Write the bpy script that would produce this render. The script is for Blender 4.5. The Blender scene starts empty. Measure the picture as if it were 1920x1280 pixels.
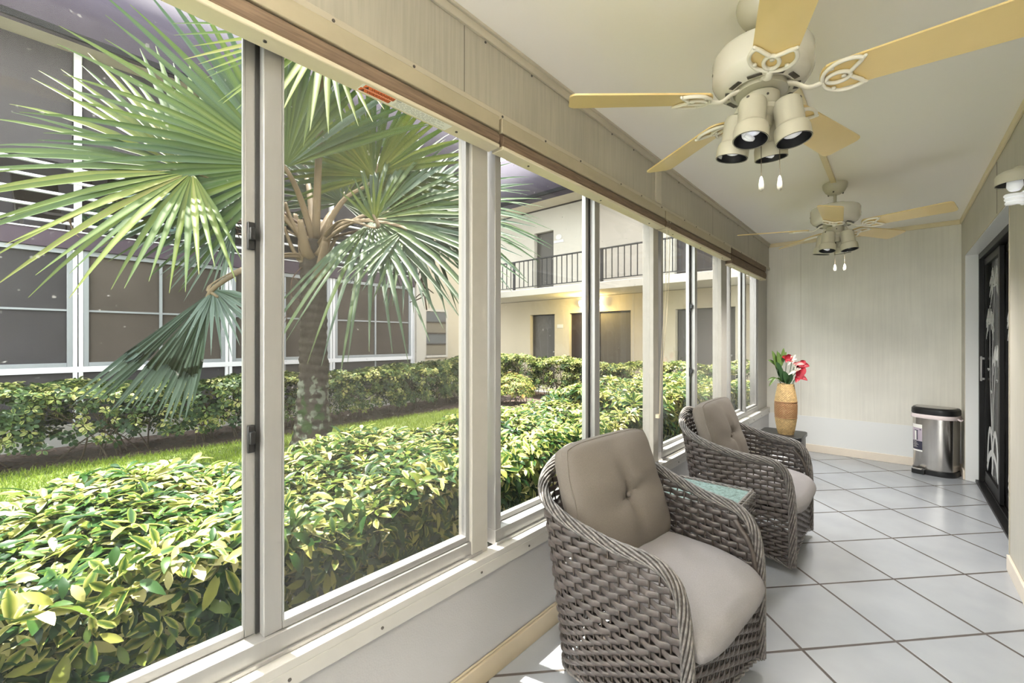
import bpy, math, random
import numpy as np
from mathutils import Vector, Matrix
random.seed(7); RNG = np.random.default_rng(11)
C = bpy.context.scene.collection
PI = math.pi
def R(d): return math.radians(d)

# ------------------------------------------------------------------ mesh builder
class B:
    def __init__(s): s.v = []; s.f = []; s.n = 0; s.t = []
    def add(s, v, f, t=None):
        v = np.asarray(v, float).reshape(-1, 3); o = s.n
        s.v.append(v); s.f.extend([tuple(int(i) + o for i in q) for q in f]); s.n += len(v)
        s.t.append(np.zeros(len(v)) if t is None else np.asarray(t, float))
        return s
    def box(s, x0, y0, z0, x1, y1, z1):
        v = [(x, y, z) for x in (x0, x1) for y in (y0, y1) for z in (z0, z1)]
        return s.add(v, [(0, 1, 3, 2), (4, 6, 7, 5), (0, 4, 5, 1), (2, 3, 7, 6), (0, 2, 6, 4), (1, 5, 7, 3)])
    def obox(s, c, X, Y, Z, hx, hy, hz):
        c = Vector(c); X = Vector(X).normalized(); Y = Vector(Y).normalized(); Z = Vector(Z).normalized()
        v = [c + X*(a*hx) + Y*(b*hy) + Z*(d*hz) for a in (-1, 1) for b in (-1, 1) for d in (-1, 1)]
        return s.add([tuple(p) for p in v], [(0, 1, 3, 2), (4, 6, 7, 5), (0, 4, 5, 1), (2, 3, 7, 6), (0, 2, 6, 4), (1, 5, 7, 3)])
    def sweep(s, P, N1, N2, a, b, k=6, closed=False, caps=True, t=None):
        P = np.asarray(P, float); n = len(P)
        a = np.broadcast_to(np.asarray(a, float), (n,)); b = np.broadcast_to(np.asarray(b, float), (n,))
        an = np.arange(k)*2*PI/k
        V = P[:, None, :] + N1[:, None, :]*(a[:, None]*np.cos(an)[None])[:, :, None] + N2[:, None, :]*(b[:, None]*np.sin(an)[None])[:, :, None]
        f = []
        for i in range(n if closed else n - 1):
            j = (i + 1) % n
            for q in range(k):
                r = (q + 1) % k
                f.append((i*k + q, i*k + r, j*k + r, j*k + q))
        if caps and not closed:
            f.append(tuple(range(k - 1, -1, -1))); f.append(tuple((n - 1)*k + q for q in range(k)))
        return s.add(V.reshape(-1, 3), f, None if t is None else np.full(n*k, t))
    def tube(s, P, r, k=8, closed=False, t=None):
        P = np.asarray(P, float); T, N1, N2 = frames(P, closed)
        return s.sweep(P, N1, N2, r, r, k, closed, True, t)
    def lathe(s, prof, k=24, c=(0, 0, 0), axis=(0, 0, 1), cap=True):
        Z = Vector(axis).normalized(); X = Z.orthogonal().normalized(); Y = Z.cross(X); c = Vector(c)
        v = []; f = []
        for r, z in prof:
            for q in range(k):
                a = 2*PI*q/k
                v.append(tuple(c + Z*z + X*(r*math.cos(a)) + Y*(r*math.sin(a))))
        for i in range(len(prof) - 1):
            for q in range(k):
                r2 = (q + 1) % k
                f.append((i*k + q, i*k + r2, (i + 1)*k + r2, (i + 1)*k + q))
        if cap and prof[0][0] > 1e-6: f.append(tuple(range(k - 1, -1, -1)))
        if cap and prof[-1][0] > 1e-6: f.append(tuple((len(prof) - 1)*k + q for q in range(k)))
        return s.add(v, f)
    def prism(s, poly, z0, z1, M=None):
        n = len(poly)
        v = [(p[0], p[1], z0) for p in poly] + [(p[0], p[1], z1) for p in poly]
        if M is not None: v = [tuple(M @ Vector(p)) for p in v]
        f = [tuple(range(n - 1, -1, -1)), tuple(range(n, 2*n))] + [(i, (i + 1) % n, n + (i + 1) % n, n + i) for i in range(n)]
        return s.add(v, f)
    def grid(s, fn, nu, nv, wrap=False, t=None):
        v = [fn(i/(nu if wrap else nu - 1), j/(nv - 1)) for i in range(nu) for j in range(nv)]; f = []
        for i in range(nu if wrap else nu - 1):
            i2 = (i + 1) % nu
            for j in range(nv - 1): f.append((i*nv + j, i2*nv + j, i2*nv + j + 1, i*nv + j + 1))
        return s.add(v, f, t)

def frames(P, closed=False):
    n = len(P)
    T = np.gradient(P, axis=0) if not closed else np.roll(P, -1, 0) - np.roll(P, 1, 0)
    T = T/np.maximum(np.linalg.norm(T, axis=1, keepdims=True), 1e-9)
    N1 = np.zeros_like(P); t0 = T[0]
    u = np.array([0, 0, 1.]) if abs(t0[2]) < .9 else np.array([1., 0, 0])
    a = u - t0*(u @ t0); N1[0] = a/np.linalg.norm(a)
    for i in range(1, n):
        a = N1[i-1] - T[i]*(N1[i-1] @ T[i]); N1[i] = a/max(np.linalg.norm(a), 1e-9)
    return T, N1, np.cross(T, N1)

def crv(pts, n=24):
    """Catmull-Rom through the points"""
    P = np.asarray(pts, float); m = len(P)
    if m == 2: return np.stack([P[0] + (P[1] - P[0])*k/(n - 1) for k in range(n)])
    E = np.vstack([2*P[0] - P[1], P, 2*P[-1] - P[-2]]); out = []
    for k in range(n):
        u = k/(n - 1)*(m - 1); i = min(int(u), m - 2); t = u - i
        a, b, c, d = E[i], E[i+1], E[i+2], E[i+3]
        out.append(.5*((2*b) + (c - a)*t + (2*a - 5*b + 4*c - d)*t*t + (3*b - a - 3*c + d)*t**3))
    return np.array(out)

def rope(b, P, RR, r, n=5, twist=30., k=5, flat=1.0):
    P = np.asarray(P, float); T, N1, N2 = frames(P)
    L = np.concatenate([[0], np.cumsum(np.linalg.norm(np.diff(P, axis=0), axis=1))])
    for q in range(n):
        a = 2*PI*q/n + twist*L
        Q = P + N1*(RR*np.cos(a))[:, None] + N2*(RR*flat*np.sin(a))[:, None]
        b.tube(Q, r, k)

def mesh_of(name, b, m, smooth=False):
    V = np.vstack(b.v) if b.v else np.zeros((0, 3))
    me = bpy.data.meshes.new(name)
    tot = np.array([len(q) for q in b.f], np.int32)
    me.vertices.add(len(V)); me.vertices.foreach_set('co', V.ravel())
    li = np.fromiter((i for q in b.f for i in q), np.int32, int(tot.sum()))
    me.loops.add(len(li)); me.loops.foreach_set('vertex_index', li)
    st = np.concatenate([[0], np.cumsum(tot)[:-1]]).astype(np.int32)
    me.polygons.add(len(tot)); me.polygons.foreach_set('loop_start', st)
    me.update(calc_edges=True); me.validate()
    T = np.concatenate(b.t)
    if T.any() and len(T) == len(me.vertices):
        a = me.attributes.new('tint', 'FLOAT', 'POINT'); a.data.foreach_set('value', T.astype(np.float32))
    if smooth is True: me.polygons.foreach_set('use_smooth', np.ones(len(me.polygons), bool))
    elif smooth:
        me.polygons.foreach_set('use_smooth', np.ones(len(me.polygons), bool)); me.set_sharp_from_angle(angle=R(smooth))
    me.materials.append(m)
    return me

def wloc(o):
    p = Vector((0, 0, 0))
    while o is not None: p += o.location; o = o.parent
    return p

def part(name, b, m, parent=None, smooth=40, label=None, bevel=0):
    """vertices are given in the frame of the root at rotation 0 (roots are turned afterwards)"""
    if parent is not None:
        off = wloc(parent)
        if off.length > 0: b.v = [np.vstack(b.v) - np.array(off)]; b.t = [np.concatenate(b.t)]
    o = bpy.data.objects.new(name, mesh_of(name, b, m, smooth)); C.objects.link(o)
    if parent is not None: o.parent = parent
    if label: o['label'] = label
    if bevel:
        md = o.modifiers.new('bevel', 'BEVEL'); md.width = bevel; md.segments = 2; md.limit_method = 'ANGLE'; md.angle_limit = R(50)
    return o

def tag(o, label, cat, group=None, kind=None):
    o['label'] = label; o['category'] = cat
    if group: o['group'] = group
    if kind: o['kind'] = kind
    return o

def thing(name, label, cat, loc=(0, 0, 0), group=None, kind=None):
    o = bpy.data.objects.new(name, None); C.objects.link(o); o.location = loc; o.empty_display_size = .1
    return tag(o, label, cat, group, kind)

def copy_tree(o, parent=None):
    c = o.copy(); C.objects.link(c)
    if parent is not None: c.parent = parent
    for ch in list(o.children): copy_tree(ch, c)
    return c

# ------------------------------------------------------------------ materials
def mat(name, col, rough=.5, metal=0, noise=None, bump=None, spec=.5, coat=0, stretch=(1, 1, 1), col2=None, trans=0):
    m = bpy.data.materials.new(name); m.use_nodes = True
    N = m.node_tree.nodes; L = m.node_tree.links; p = N['Principled BSDF']
    p.inputs['Base Color'].default_value = (*col, 1); p.inputs['Roughness'].default_value = rough
    p.inputs['Metallic'].default_value = metal; p.inputs['Specular IOR Level'].default_value = spec
    p.inputs['Coat Weight'].default_value = coat
    if noise or bump:
        g = N.new('ShaderNodeNewGeometry') if False else N.new('ShaderNodeTexCoord')
        mp = N.new('ShaderNodeMapping'); mp.inputs['Scale'].default_value = stretch
        L.new(g.outputs['Object'], mp.inputs['Vector'])
    if noise:
        sc, amt = noise
        t = N.new('ShaderNodeTexNoise'); t.inputs['Scale'].default_value = sc; t.inputs['Detail'].default_value = 6
        t.inputs['Roughness'].default_value = .65
        L.new(mp.outputs[0], t.inputs['Vector'])
        r = N.new('ShaderNodeValToRGB'); r.color_ramp.elements[0].position = .3; r.color_ramp.elements[1].position = .7
        c2 = col2 or tuple(c*(1 - amt) for c in col)
        r.color_ramp.elements[0].color = (*c2, 1); r.color_ramp.elements[1].color = (*(min(1, c*(1 + amt*.3)) for c in col), 1)
        L.new(t.outputs['Fac'], r.inputs[0]); L.new(r.outputs[0], p.inputs['Base Color'])
    if bump:
        sc, st = bump
        t2 = N.new('ShaderNodeTexNoise'); t2.inputs['Scale'].default_value = sc; t2.inputs['Detail'].default_value = 4
        L.new(mp.outputs[0], t2.inputs['Vector'])
        bn = N.new('ShaderNodeBump'); bn.inputs['Strength'].default_value = st; bn.inputs['Distance'].default_value = .004
        L.new(t2.outputs['Fac'], bn.inputs['Height']); L.new(bn.outputs[0], p.inputs['Normal'])
    return m

def leaf_mat(name, stops, rough=.35, transl=.3, spec=.4):
    m = bpy.data.materials.new(name); m.use_nodes = True
    N = m.node_tree.nodes; L = m.node_tree.links; p = N['Principled BSDF']; out = N['Material Output']
    at = N.new('ShaderNodeAttribute'); at.attribute_name = 'tint'
    r = N.new('ShaderNodeValToRGB')
    e = r.color_ramp.elements
    while len(e) < len(stops): e.new(.5)
    for i, (q, c) in enumerate(stops): e[i].position = q; e[i].color = (*c, 1)
    L.new(at.outputs['Fac'], r.inputs[0]); L.new(r.outputs[0], p.inputs['Base Color'])
    p.inputs['Roughness'].default_value = rough; p.inputs['Specular IOR Level'].default_value = spec
    tr = N.new('ShaderNodeBsdfTranslucent'); L.new(r.outputs[0], tr.inputs['Color'])
    mx = N.new('ShaderNodeMixShader'); mx.inputs[0].default_value = transl
    L.new(p.outputs[0], mx.inputs[1]); L.new(tr.outputs[0], mx.inputs[2]); L.new(mx.outputs[0], out.inputs['Surface'])
    return m

def glass_mat(name, tint=(.95, .97, .96), haze=.03, hazecol=(.8, .82, .84), specks=True, refl=1.0):
    m = bpy.data.materials.new(name); m.use_nodes = True
    N = m.node_tree.nodes; L = m.node_tree.links; out = N['Material Output']; N.remove(N['Principled BSDF'])
    tr = N.new('ShaderNodeBsdfTransparent'); tr.inputs['Color'].default_value = (*tint, 1)
    gl = N.new('ShaderNodeBsdfGlossy'); gl.inputs['Roughness'].default_value = .02
    fr = N.new('ShaderNodeFresnel'); fr.inputs['IOR'].default_value = 1.45
    # the same reflectance from either face of the pane
    geo = N.new('ShaderNodeNewGeometry'); iv = N.new('ShaderNodeMath'); iv.operation = 'MULTIPLY_ADD'
    iv.inputs[1].default_value = 1/1.45 - 1.45; iv.inputs[2].default_value = 1.45
    L.new(geo.outputs['Backfacing'], iv.inputs[0]); L.new(iv.outputs[0], fr.inputs['IOR'])
    mu = N.new('ShaderNodeMath'); mu.operation = 'MULTIPLY'; mu.inputs[1].default_value = refl; L.new(fr.outputs[0], mu.inputs[0])
    mx = N.new('ShaderNodeMixShader'); L.new(mu.outputs[0], mx.inputs[0]); L.new(tr.outputs[0], mx.inputs[1]); L.new(gl.outputs[0], mx.inputs[2])
    df = N.new('ShaderNodeBsdfDiffuse'); df.inputs['Color'].default_value = (*hazecol, 1)
    m2 = N.new('ShaderNodeMixShader')
    if specks:
        tc = N.new('ShaderNodeTexCoord'); t = N.new('ShaderNodeTexNoise'); t.inputs['Scale'].default_value = 60; t.inputs['Detail'].default_value = 1
        L.new(tc.outputs['Object'], t.inputs['Vector'])
        r = N.new('ShaderNodeMapRange'); r.inputs['From Min'].default_value = .74; r.inputs['From Max'].default_value = .8
        r.inputs['To Min'].default_value = haze; r.inputs['To Max'].default_value = min(.6, haze + .35)
        L.new(t.outputs['Fac'], r.inputs['Value']); L.new(r.outputs[0], m2.inputs[0])
    else: m2.inputs[0].default_value = haze
    L.new(mx.outputs[0], m2.inputs[1]); L.new(df.outputs[0], m2.inputs[2]); L.new(m2.outputs[0], out.inputs['Surface'])
    return m

def emit(name, col, s):
    m = bpy.data.materials.new(name); m.use_nodes = True
    p = m.node_tree.nodes['Principled BSDF']; p.inputs['Base Color'].default_value = (*col, 1)
    p.inputs['Emission Color'].default_value = (*col, 1); p.inputs['Emission Strength'].default_value = s
    return m

def grain_mat(name, col, amt, rough=.5, axis='z', seam=None, scale=60):
    """printed vertical wood grain: noise stretched along one axis, with optional blotches"""
    m = bpy.data.materials.new(name); m.use_nodes = True
    N = m.node_tree.nodes; L = m.node_tree.links; p = N['Principled BSDF']
    g = N.new('ShaderNodeNewGeometry'); mp = N.new('ShaderNodeMapping')
    s = {'z': (scale, scale, scale*.035), 'y': (scale, scale*.04, scale), 'x': (scale*.04, scale, scale)}[axis]
    mp.inputs['Scale'].default_value = s; L.new(g.outputs['Position'], mp.inputs['Vector'])
    t = N.new('ShaderNodeTexNoise'); t.inputs['Scale'].default_value = 1.6; t.inputs['Detail'].default_value = 5; t.inputs['Distortion'].default_value = .6
    L.new(mp.outputs[0], t.inputs['Vector'])
    r = N.new('ShaderNodeValToRGB'); r.color_ramp.elements[0].position = .32; r.color_ramp.elements[1].position = .62
    r.color_ramp.elements[0].color = (*(c*(1 - amt) for c in col), 1); r.color_ramp.elements[1].color = (*col, 1)
    L.new(t.outputs['Fac'], r.inputs[0])
    t3 = N.new('ShaderNodeTexNoise'); t3.inputs['Scale'].default_value = 2.2; t3.inputs['Detail'].default_value = 4
    L.new(g.outputs['Position'], t3.inputs['Vector'])
    r3 = N.new('ShaderNodeMapRange'); r3.inputs['From Min'].default_value = .3; r3.inputs['From Max'].default_value = .7
    r3.inputs['To Min'].default_value = .9; r3.inputs['To Max'].default_value = 1.03
    L.new(t3.outputs['Fac'], r3.inputs['Value'])
    mm = N.new('ShaderNodeVectorMath'); mm.operation = 'SCALE'; L.new(r.outputs[0], mm.inputs[0]); L.new(r3.outputs[0], mm.inputs['Scale'])
    L.new(mm.outputs[0], p.inputs['Base Color']); p.inputs['Roughness'].default_value = rough
    bn = N.new('ShaderNodeBump'); bn.inputs['Strength'].default_value = .12; bn.inputs['Distance'].default_value = .002
    L.new(t.outputs['Fac'], bn.inputs['Height']); L.new(bn.outputs[0], p.inputs['Normal'])
    return m

def tile_mat():
    m = bpy.data.materials.new('glazed_floor_tile'); m.use_nodes = True
    N = m.node_tree.nodes; L = m.node_tree.links; p = N['Principled BSDF']
    g = N.new('ShaderNodeNewGeometry'); sx = N.new('ShaderNodeSeparateXYZ'); L.new(g.outputs['Position'], sx.inputs[0])
    a = R(45.9); s = .4314; gw = .0125
    def lin(ax, ay, c):
        m1 = N.new('ShaderNodeMath'); m1.operation = 'MULTIPLY'; m1.inputs[1].default_value = ax/s; L.new(sx.outputs['X'], m1.inputs[0])
        m2 = N.new('ShaderNodeMath'); m2.operation = 'MULTIPLY_ADD'; m2.inputs[1].default_value = ay/s; L.new(sx.outputs['Y'], m2.inputs[0]); L.new(m1.outputs[0], m2.inputs[2])
        m3 = N.new('ShaderNodeMath'); m3.operation = 'ADD'; m3.inputs[1].default_value = -c/s; L.new(m2.outputs[0], m3.inputs[0]); return m3
    x0, y0 = 0.0, 2.366
    ca, sa = math.cos(a), math.sin(a)
    u = lin(ca, sa, ca*x0 + sa*y0); v = lin(-sa, ca, -sa*x0 + ca*y0)
    ds = []
    for q in (u, v):
        pp = N.new('ShaderNodeMath'); pp.operation = 'PINGPONG'; pp.inputs[1].default_value = .5; L.new(q.outputs[0], pp.inputs[0]); ds.append(pp)
    mn = N.new('ShaderNodeMath'); mn.operation = 'MINIMUM'; L.new(ds[0].outputs[0], mn.inputs[0]); L.new(ds[1].outputs[0], mn.inputs[1])
    nz = N.new('ShaderNodeTexNoise'); nz.inputs['Scale'].default_value = 9; L.new(g.outputs['Position'], nz.inputs['Vector'])
    jit = N.new('ShaderNodeMath'); jit.operation = 'MULTIPLY_ADD'; jit.inputs[1].default_value = .008; jit.inputs[2].default_value = -.004
    L.new(nz.outputs['Fac'], jit.inputs[0])
    ad = N.new('ShaderNodeMath'); ad.operation = 'ADD'; L.new(mn.outputs[0], ad.inputs[0]); L.new(jit.outputs[0], ad.inputs[1])
    mr = N.new('ShaderNodeMapRange'); h = gw/2/s; mr.inputs['From Min'].default_value = h*.8; mr.inputs['From Max'].default_value = h*1.25
    L.new(ad.outputs[0], mr.inputs['Value'])
    n2 = N.new('ShaderNodeTexNoise'); n2.inputs['Scale'].default_value = 3.5; n2.inputs['Detail'].default_value = 5; L.new(g.outputs['Position'], n2.inputs['Vector'])
    rp = N.new('ShaderNodeValToRGB'); rp.color_ramp.elements[0].position = .35; rp.color_ramp.elements[0].color = (.36, .375, .40, 1)
    rp.color_ramp.elements[1].position = .65; rp.color_ramp.elements[1].color = (.40, .415, .44, 1); L.new(n2.outputs['Fac'], rp.inputs[0])
    mx = N.new('ShaderNodeMix'); mx.data_type = 'RGBA'; L.new(mr.outputs[0], mx.inputs['Factor'])
    mx.inputs['A'].default_value = (.085, .072, .064, 1); L.new(rp.outputs[0], mx.inputs['B']); L.new(mx.outputs['Result'], p.inputs['Base Color'])
    rr = N.new('ShaderNodeMapRange'); rr.inputs['To Min'].default_value = .8; rr.inputs['To Max'].default_value = .2; L.new(mr.outputs[0], rr.inputs['Value']); L.new(rr.outputs[0], p.inputs['Roughness'])
    bn = N.new('ShaderNodeBump'); bn.inputs['Strength'].default_value = .35; bn.inputs['Distance'].default_value = .003; L.new(mr.outputs[0], bn.inputs['Height']); L.new(bn.outputs[0], p.inputs['Normal'])
    return m

M = {}
M['tile'] = tile_mat()
M['ceil'] = mat('painted_ceiling', (.93, .90, .855), .7, bump=(90, .08))
M['panel'] = grain_mat('grained_wall_panel', (.55, .525, .455), .10, .45)
M['header'] = grain_mat('taupe_grained_header_panel', (.47, .437, .36), .14, .45)
M['panel_back'] = grain_mat('mottled_wall_panel', (.80, .775, .70), .06, .5, scale=30)
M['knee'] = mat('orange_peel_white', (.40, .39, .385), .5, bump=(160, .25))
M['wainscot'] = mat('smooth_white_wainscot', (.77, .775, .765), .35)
M['cream'] = mat('cream_trim_paint', (.52, .475, .38), .42, noise=(8, .06))
M['sill'] = mat('grey_white_sill_paint', (.52, .50, .465), .4, noise=(8, .05))
M['butter'] = mat('butter_trim_paint', (.78, .68, .46), .42, noise=(8, .05))
M['base'] = mat('tan_baseboard_paint', (.50, .42, .30), .4, noise=(10, .05))
M['basewht'] = mat('pinkish_baseboard_paint', (.80, .71, .60), .4, noise=(10, .05))
M['alu'] = mat('mill_aluminium', (.37, .362, .35), .35, metal=.35, noise=(30, .05), stretch=(1, 1, .1))
M['alu_dk'] = mat('grey_aluminium', (.40, .40, .40), .4, metal=.3)  # even grey for the thin strips along each pane
M['post'] = mat('grey_post_paint', (.42, .40, .36), .45, noise=(14, .06))
M['gasket'] = mat('black_gasket', (.02, .02, .02), .6)
M['glass'] = glass_mat('clear_window_glass', haze=.008, refl=.55)
M['glass_scr'] = glass_mat('dusty_screened_glass', tint=(.88, .88, .87), haze=.06, hazecol=(.55, .54, .52), refl=.55)
M['nail'] = mat('dark_nail', (.10, .09, .08), .5, metal=.5)
M['weave_br'] = grain_mat('woven_brown_blind', (.20, .135, .085), .4, .7, axis='y', scale=130)
M['rail'] = mat('blind_rail_cream', (.70, .62, .465), .45, noise=(14, .05))
M['olive'] = mat('blind_headrail_tan', (.42, .365, .255), .45, noise=(14, .06))
M['sticker'] = mat('white_sticker', (.85, .84, .80), .5)
M['orange'] = mat('orange_sticker', (.72, .16, .045), .5)
M['ink'] = mat('dark_red_print', (.10, .015, .008), .6)
M['greyink'] = mat('grey_print', (.45, .44, .42), .6)
M['blackink'] = mat('black_print', (.03, .03, .03), .6)
M['fanwht'] = mat('fan_white_enamel', (.70, .68, .61), .22, coat=.4)
M['fancream'] = mat('fan_cream_enamel', (.55, .525, .43), .3, coat=.2)
M['blade'] = mat('yellowed_fan_blade', (.80, .61, .28), .28, noise=(3, .05), coat=.25)
M['bladeiron'] = mat('white_blade_bracket', (.84, .80, .71), .3)
M['black'] = mat('black_plastic', (.012, .012, .013), .35)
M['knob'] = mat('cream_pull_knob', (.30, .285, .24), .4)
M['bulb'] = emit('frosted_bulb_glass', (.86, .87, .90), .12)  # faint glow added to bulbs that are off
M['chain'] = mat('brass_bead_chain', (.07, .05, .03), .35, metal=.8)
M['wick'] = mat('grey_brown_resin_wicker', (.088, .073, .067), .36, noise=(26, .5), spec=.5)
M['wickdk'] = mat('dark_wicker_stake', (.055, .043, .036), .45)
M['wickrim'] = mat('grey_wicker_rope', (.185, .168, .155), .4, noise=(60, .8), spec=.5)
M['fabric'] = mat('taupe_cushion_cloth', (.165, .145, .125), .9, noise=(300, .16), bump=(420, .25), spec=.2)
M['fabric2'] = mat('seat_cushion_cloth', (.29, .272, .275), .9, noise=(300, .14), bump=(420, .25), spec=.2)
M['tglass'] = mat('pebbled_teal_glass', (.28, .40, .38), .12, noise=(70, .5), bump=(75, 1.0), spec=.7)
M['doorblk'] = mat('black_door_aluminium', (.008, .0075, .0075), .4, spec=.25)
M['doorglass'] = glass_mat('etched_door_glass', tint=(.85, .86, .86), haze=.004, specks=False, refl=.35)
M['etch'] = mat('white_etched_glass', (.55, .56, .55), .8)
M['drape'] = mat('brown_drape', (.13, .055, .035), .85, noise=(20, .25), stretch=(4, 4, .2))
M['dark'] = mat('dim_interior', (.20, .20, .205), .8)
M['steel'] = mat('brushed_stainless_steel', (.62, .59, .56), .24, metal=1, noise=(40, .12), stretch=(1, 1, .02))
M['liner'] = mat('pale_pink_bag', (.83, .72, .72), .5, trans=.2)
M['lidtop'] = mat('grey_lid_plate', (.42, .40, .375), .3, metal=.6)
M['purple'] = mat('lilac_label_print', (.47, .40, .47), .5)
M['navy'] = mat('navy_label_print', (.035, .035, .06), .5)
M['tabblk'] = mat('black_lacquer', (.012, .012, .013), .38)
M['vase'] = mat('straw_wicker', (.53, .36, .16), .6, noise=(55, .45))
M['vasedk'] = mat('brown_wicker_band', (.20, .085, .035), .6, noise=(60, .6), col2=(.33, .20, .09))
M['ext'] = mat('cream_stucco', (0.35, 0.31, 0.235), .85, bump=(60, .2), noise=(1.2, .05))
M['extlt'] = mat('pale_stucco', (0.35, 0.328, 0.285), .85, bump=(60, .2), noise=(1.5, .06))
M['extyel'] = mat('yellow_stucco', (0.35, 0.292, 0.15), .85, bump=(60, .2))
M['purp'] = mat('plum_brown_fascia', (.042, .027, .04), .6, noise=(2, .12), spec=.3)
M['rooft'] = mat('plum_roof_panel', (.046, .038, .052), .8, noise=(1.5, .2), spec=.2)
M['white'] = mat('white_metal_paint', (0.508, 0.508, 0.515), .4)
M['bluegrey'] = mat('pale_blue_grey_frame', (0.21, 0.225, 0.235), .4, metal=.2)
M['screen'] = mat('brown_insect_screen', (.066, .055, .047), .9, noise=(.9, .3), bump=(500, .2), spec=.05)
M['screen2'] = mat('grey_insect_screen', (.045, .042, .045), .9, noise=(.7, .25), bump=(500, .2), spec=.05)
M['railblk'] = mat('black_iron_rail', (0.011, 0.01, 0.011), .5)
M['doorgry'] = mat('grey_painted_door', (.050, .045, .038), .6)
M['doorbrn'] = mat('dark_brown_door', (.016, .010, .009), .5)
M['concrete'] = mat('pale_concrete', (0.42, 0.405, 0.375), .9, noise=(6, .15))
M['mulch'] = mat('red_brown_mulch', (0.08, 0.05, 0.0375), .95, noise=(28, .75), bump=(60, 1.0), col2=(0.025, 0.015, 0.012))
M['lawn'] = mat('lawn_soil_green', (0.07, 0.095, 0.015), .9, noise=(9, .3))
M['bark'] = mat('palm_bark', (.020, .016, .0125), .95, noise=(7, .7), bump=(30, 1.0), stretch=(1, 1, 2.6), col2=(.052, .044, .036), spec=.1)
M['lichen'] = mat('lichen_patch', (.40, .44, .36), .95, noise=(9, .4))
M['moss'] = mat('moss_patch', (.08, .13, .04), .95, noise=(14, .5), bump=(60, .8))
M['stem'] = mat('tan_petiole', (.135, .10, .058), .6, noise=(6, .4), stretch=(1, 1, .3), spec=.2)
M['twig'] = mat('brown_dry_twig', (0.0725, 0.041, 0.0225), .85, noise=(30, .4))
M['wood'] = mat('shrub_branch_bark', (0.08, 0.0575, 0.0375), .9, noise=(20, .4))
M['grass'] = leaf_mat('grass_blade', [(0, (.07, .11, .010)), (.6, (.17, .235, .030)), (1, (.29, .31, .07))], .6, .35, .1)
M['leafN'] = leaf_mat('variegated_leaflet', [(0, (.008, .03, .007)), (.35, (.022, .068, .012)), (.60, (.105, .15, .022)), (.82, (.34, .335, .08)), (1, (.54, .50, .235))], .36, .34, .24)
M['leafF'] = leaf_mat('clipped_hedge_leaf', [(0, (.010, .026, .008)), (.4, (.04, .075, .016)), (.68, (.20, .225, .05)), (1, (.46, .42, .19))], .5, .28, .2)
M['leafR'] = leaf_mat('flowering_shrub_leaf', [(0, (0.035, 0.075, 0.015)), (.5, (0.165, 0.185, 0.035)), (.75, (0.3, 0.25, 0.07)), (.9, (0.325, 0.075, 0.03)), (1, (0.36, 0.065, 0.04))], 0.5, 0.25, 0.2)
M['palm'] = leaf_mat('blue_green_palm_leaf', [(0, (.10, .135, .112)), (.18, (.06, .088, .066)), (.35, (.028, .052, .025)), (.6, (.042, .070, .011)), (.85, (.105, .122, .021)), (1, (.16, .14, .05))], .45, .26, .20)
M['fleaf'] = mat('silk_leaf_green', (.09, .15, .035), .45, noise=(20, .3))
M['fleafd'] = mat('silk_leaf_dark', (.035, .085, .03), .45, noise=(20, .3))
M['fred'] = mat('silk_petal_red', (.27, .004, .016), .5, noise=(20, .2))
M['fpink'] = mat('silk_petal_pink', (.48, .18, .17), .5)
M['fwhite'] = mat('silk_petal_white', (.58, .56, .46), .5)
M['tealc'] = mat('teal_pad', (.10, .17, .165), .8)
M['void'] = mat('black_edge_strip', (.006, .006, .007), .8, spec=.1)
M['plate'] = mat('white_number_plate', (.42, .42, .41), .5)
M['siding'] = mat('mauve_grey_siding', (0.117, 0.11, 0.13), .8, noise=(2, .15))
M['lamp'] = emit('lit_flood_lamp', (1, .98, .93), 9)
exec_order = []

# ================================================================== ROOM SHELL
XL, XR, YB, YF, ZC = -1.195, .49, 5.80, -2.4, 2.452
def struct(name, b, m, parent=None, label=None, smooth=40, bevel=0):
    o = part(name, b, m, parent, smooth, None, bevel)
    if parent is None:
        o['kind'] = 'structure'
        if label: o['label'] = label; o['category'] = name.split('_')[0]
    elif label: o['label'] = label
    return o
struct('floor', B().box(XL - .12, YF - .1, -.06, XR + .2, 2.4, 0).box(XL - .12, 2.4, -.06, 3.2, YB + .1, 0), M['tile'], label='white glazed floor tiles laid diagonally with brown grout')
struct('ceiling', B().box(XL - .16, YF - .1, ZC, XR + .1, YB + .1, ZC + .16), M['ceil'], label='cream painted porch ceiling')
# raceway strip along the ceiling
tr = B().box(-.372, 1.66, ZC - .016, -.338, 3.84, ZC)
struct('trim_1', tr, M['butter'], label='narrow cable cover running along the ceiling between both fans', bevel=.003)

# --- window wall
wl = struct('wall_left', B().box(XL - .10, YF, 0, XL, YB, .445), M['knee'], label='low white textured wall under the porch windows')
hd = B().box(XL - .10, YF, 2.133, XL, YB, ZC)
struct('header_panel', hd, M['header'], wl, 'grained beige panel band above the windows')
sl = B().box(XL - .04, YF, .445, XL + .012, YB, .47).box(XL, YF, .40, XL + .012, YB, .4449)
struct('sill', sl, M['sill'], wl, 'pale flat sill strip', bevel=.002)
struct('head_strip', B().box(XL, YF, 2.133, XL + .011, YB, 2.166), M['cream'], wl, bevel=.003)
for y in np.arange(-.2, 5.7, .31):
    yy = float(y) + .05*math.sin(7*y)
    for c_ in ((XL + .012, yy, .422), (XL + .011, yy + .11, 2.152), (XL + .0, yy + .03, ZC - .048)):
        struct('nail_head', B().lathe([(0, .0), (.0045, 0), (.0045, .0025), (0, .003)], 8, c_, (1, 0, 0)), M['nail'], wl)
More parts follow.
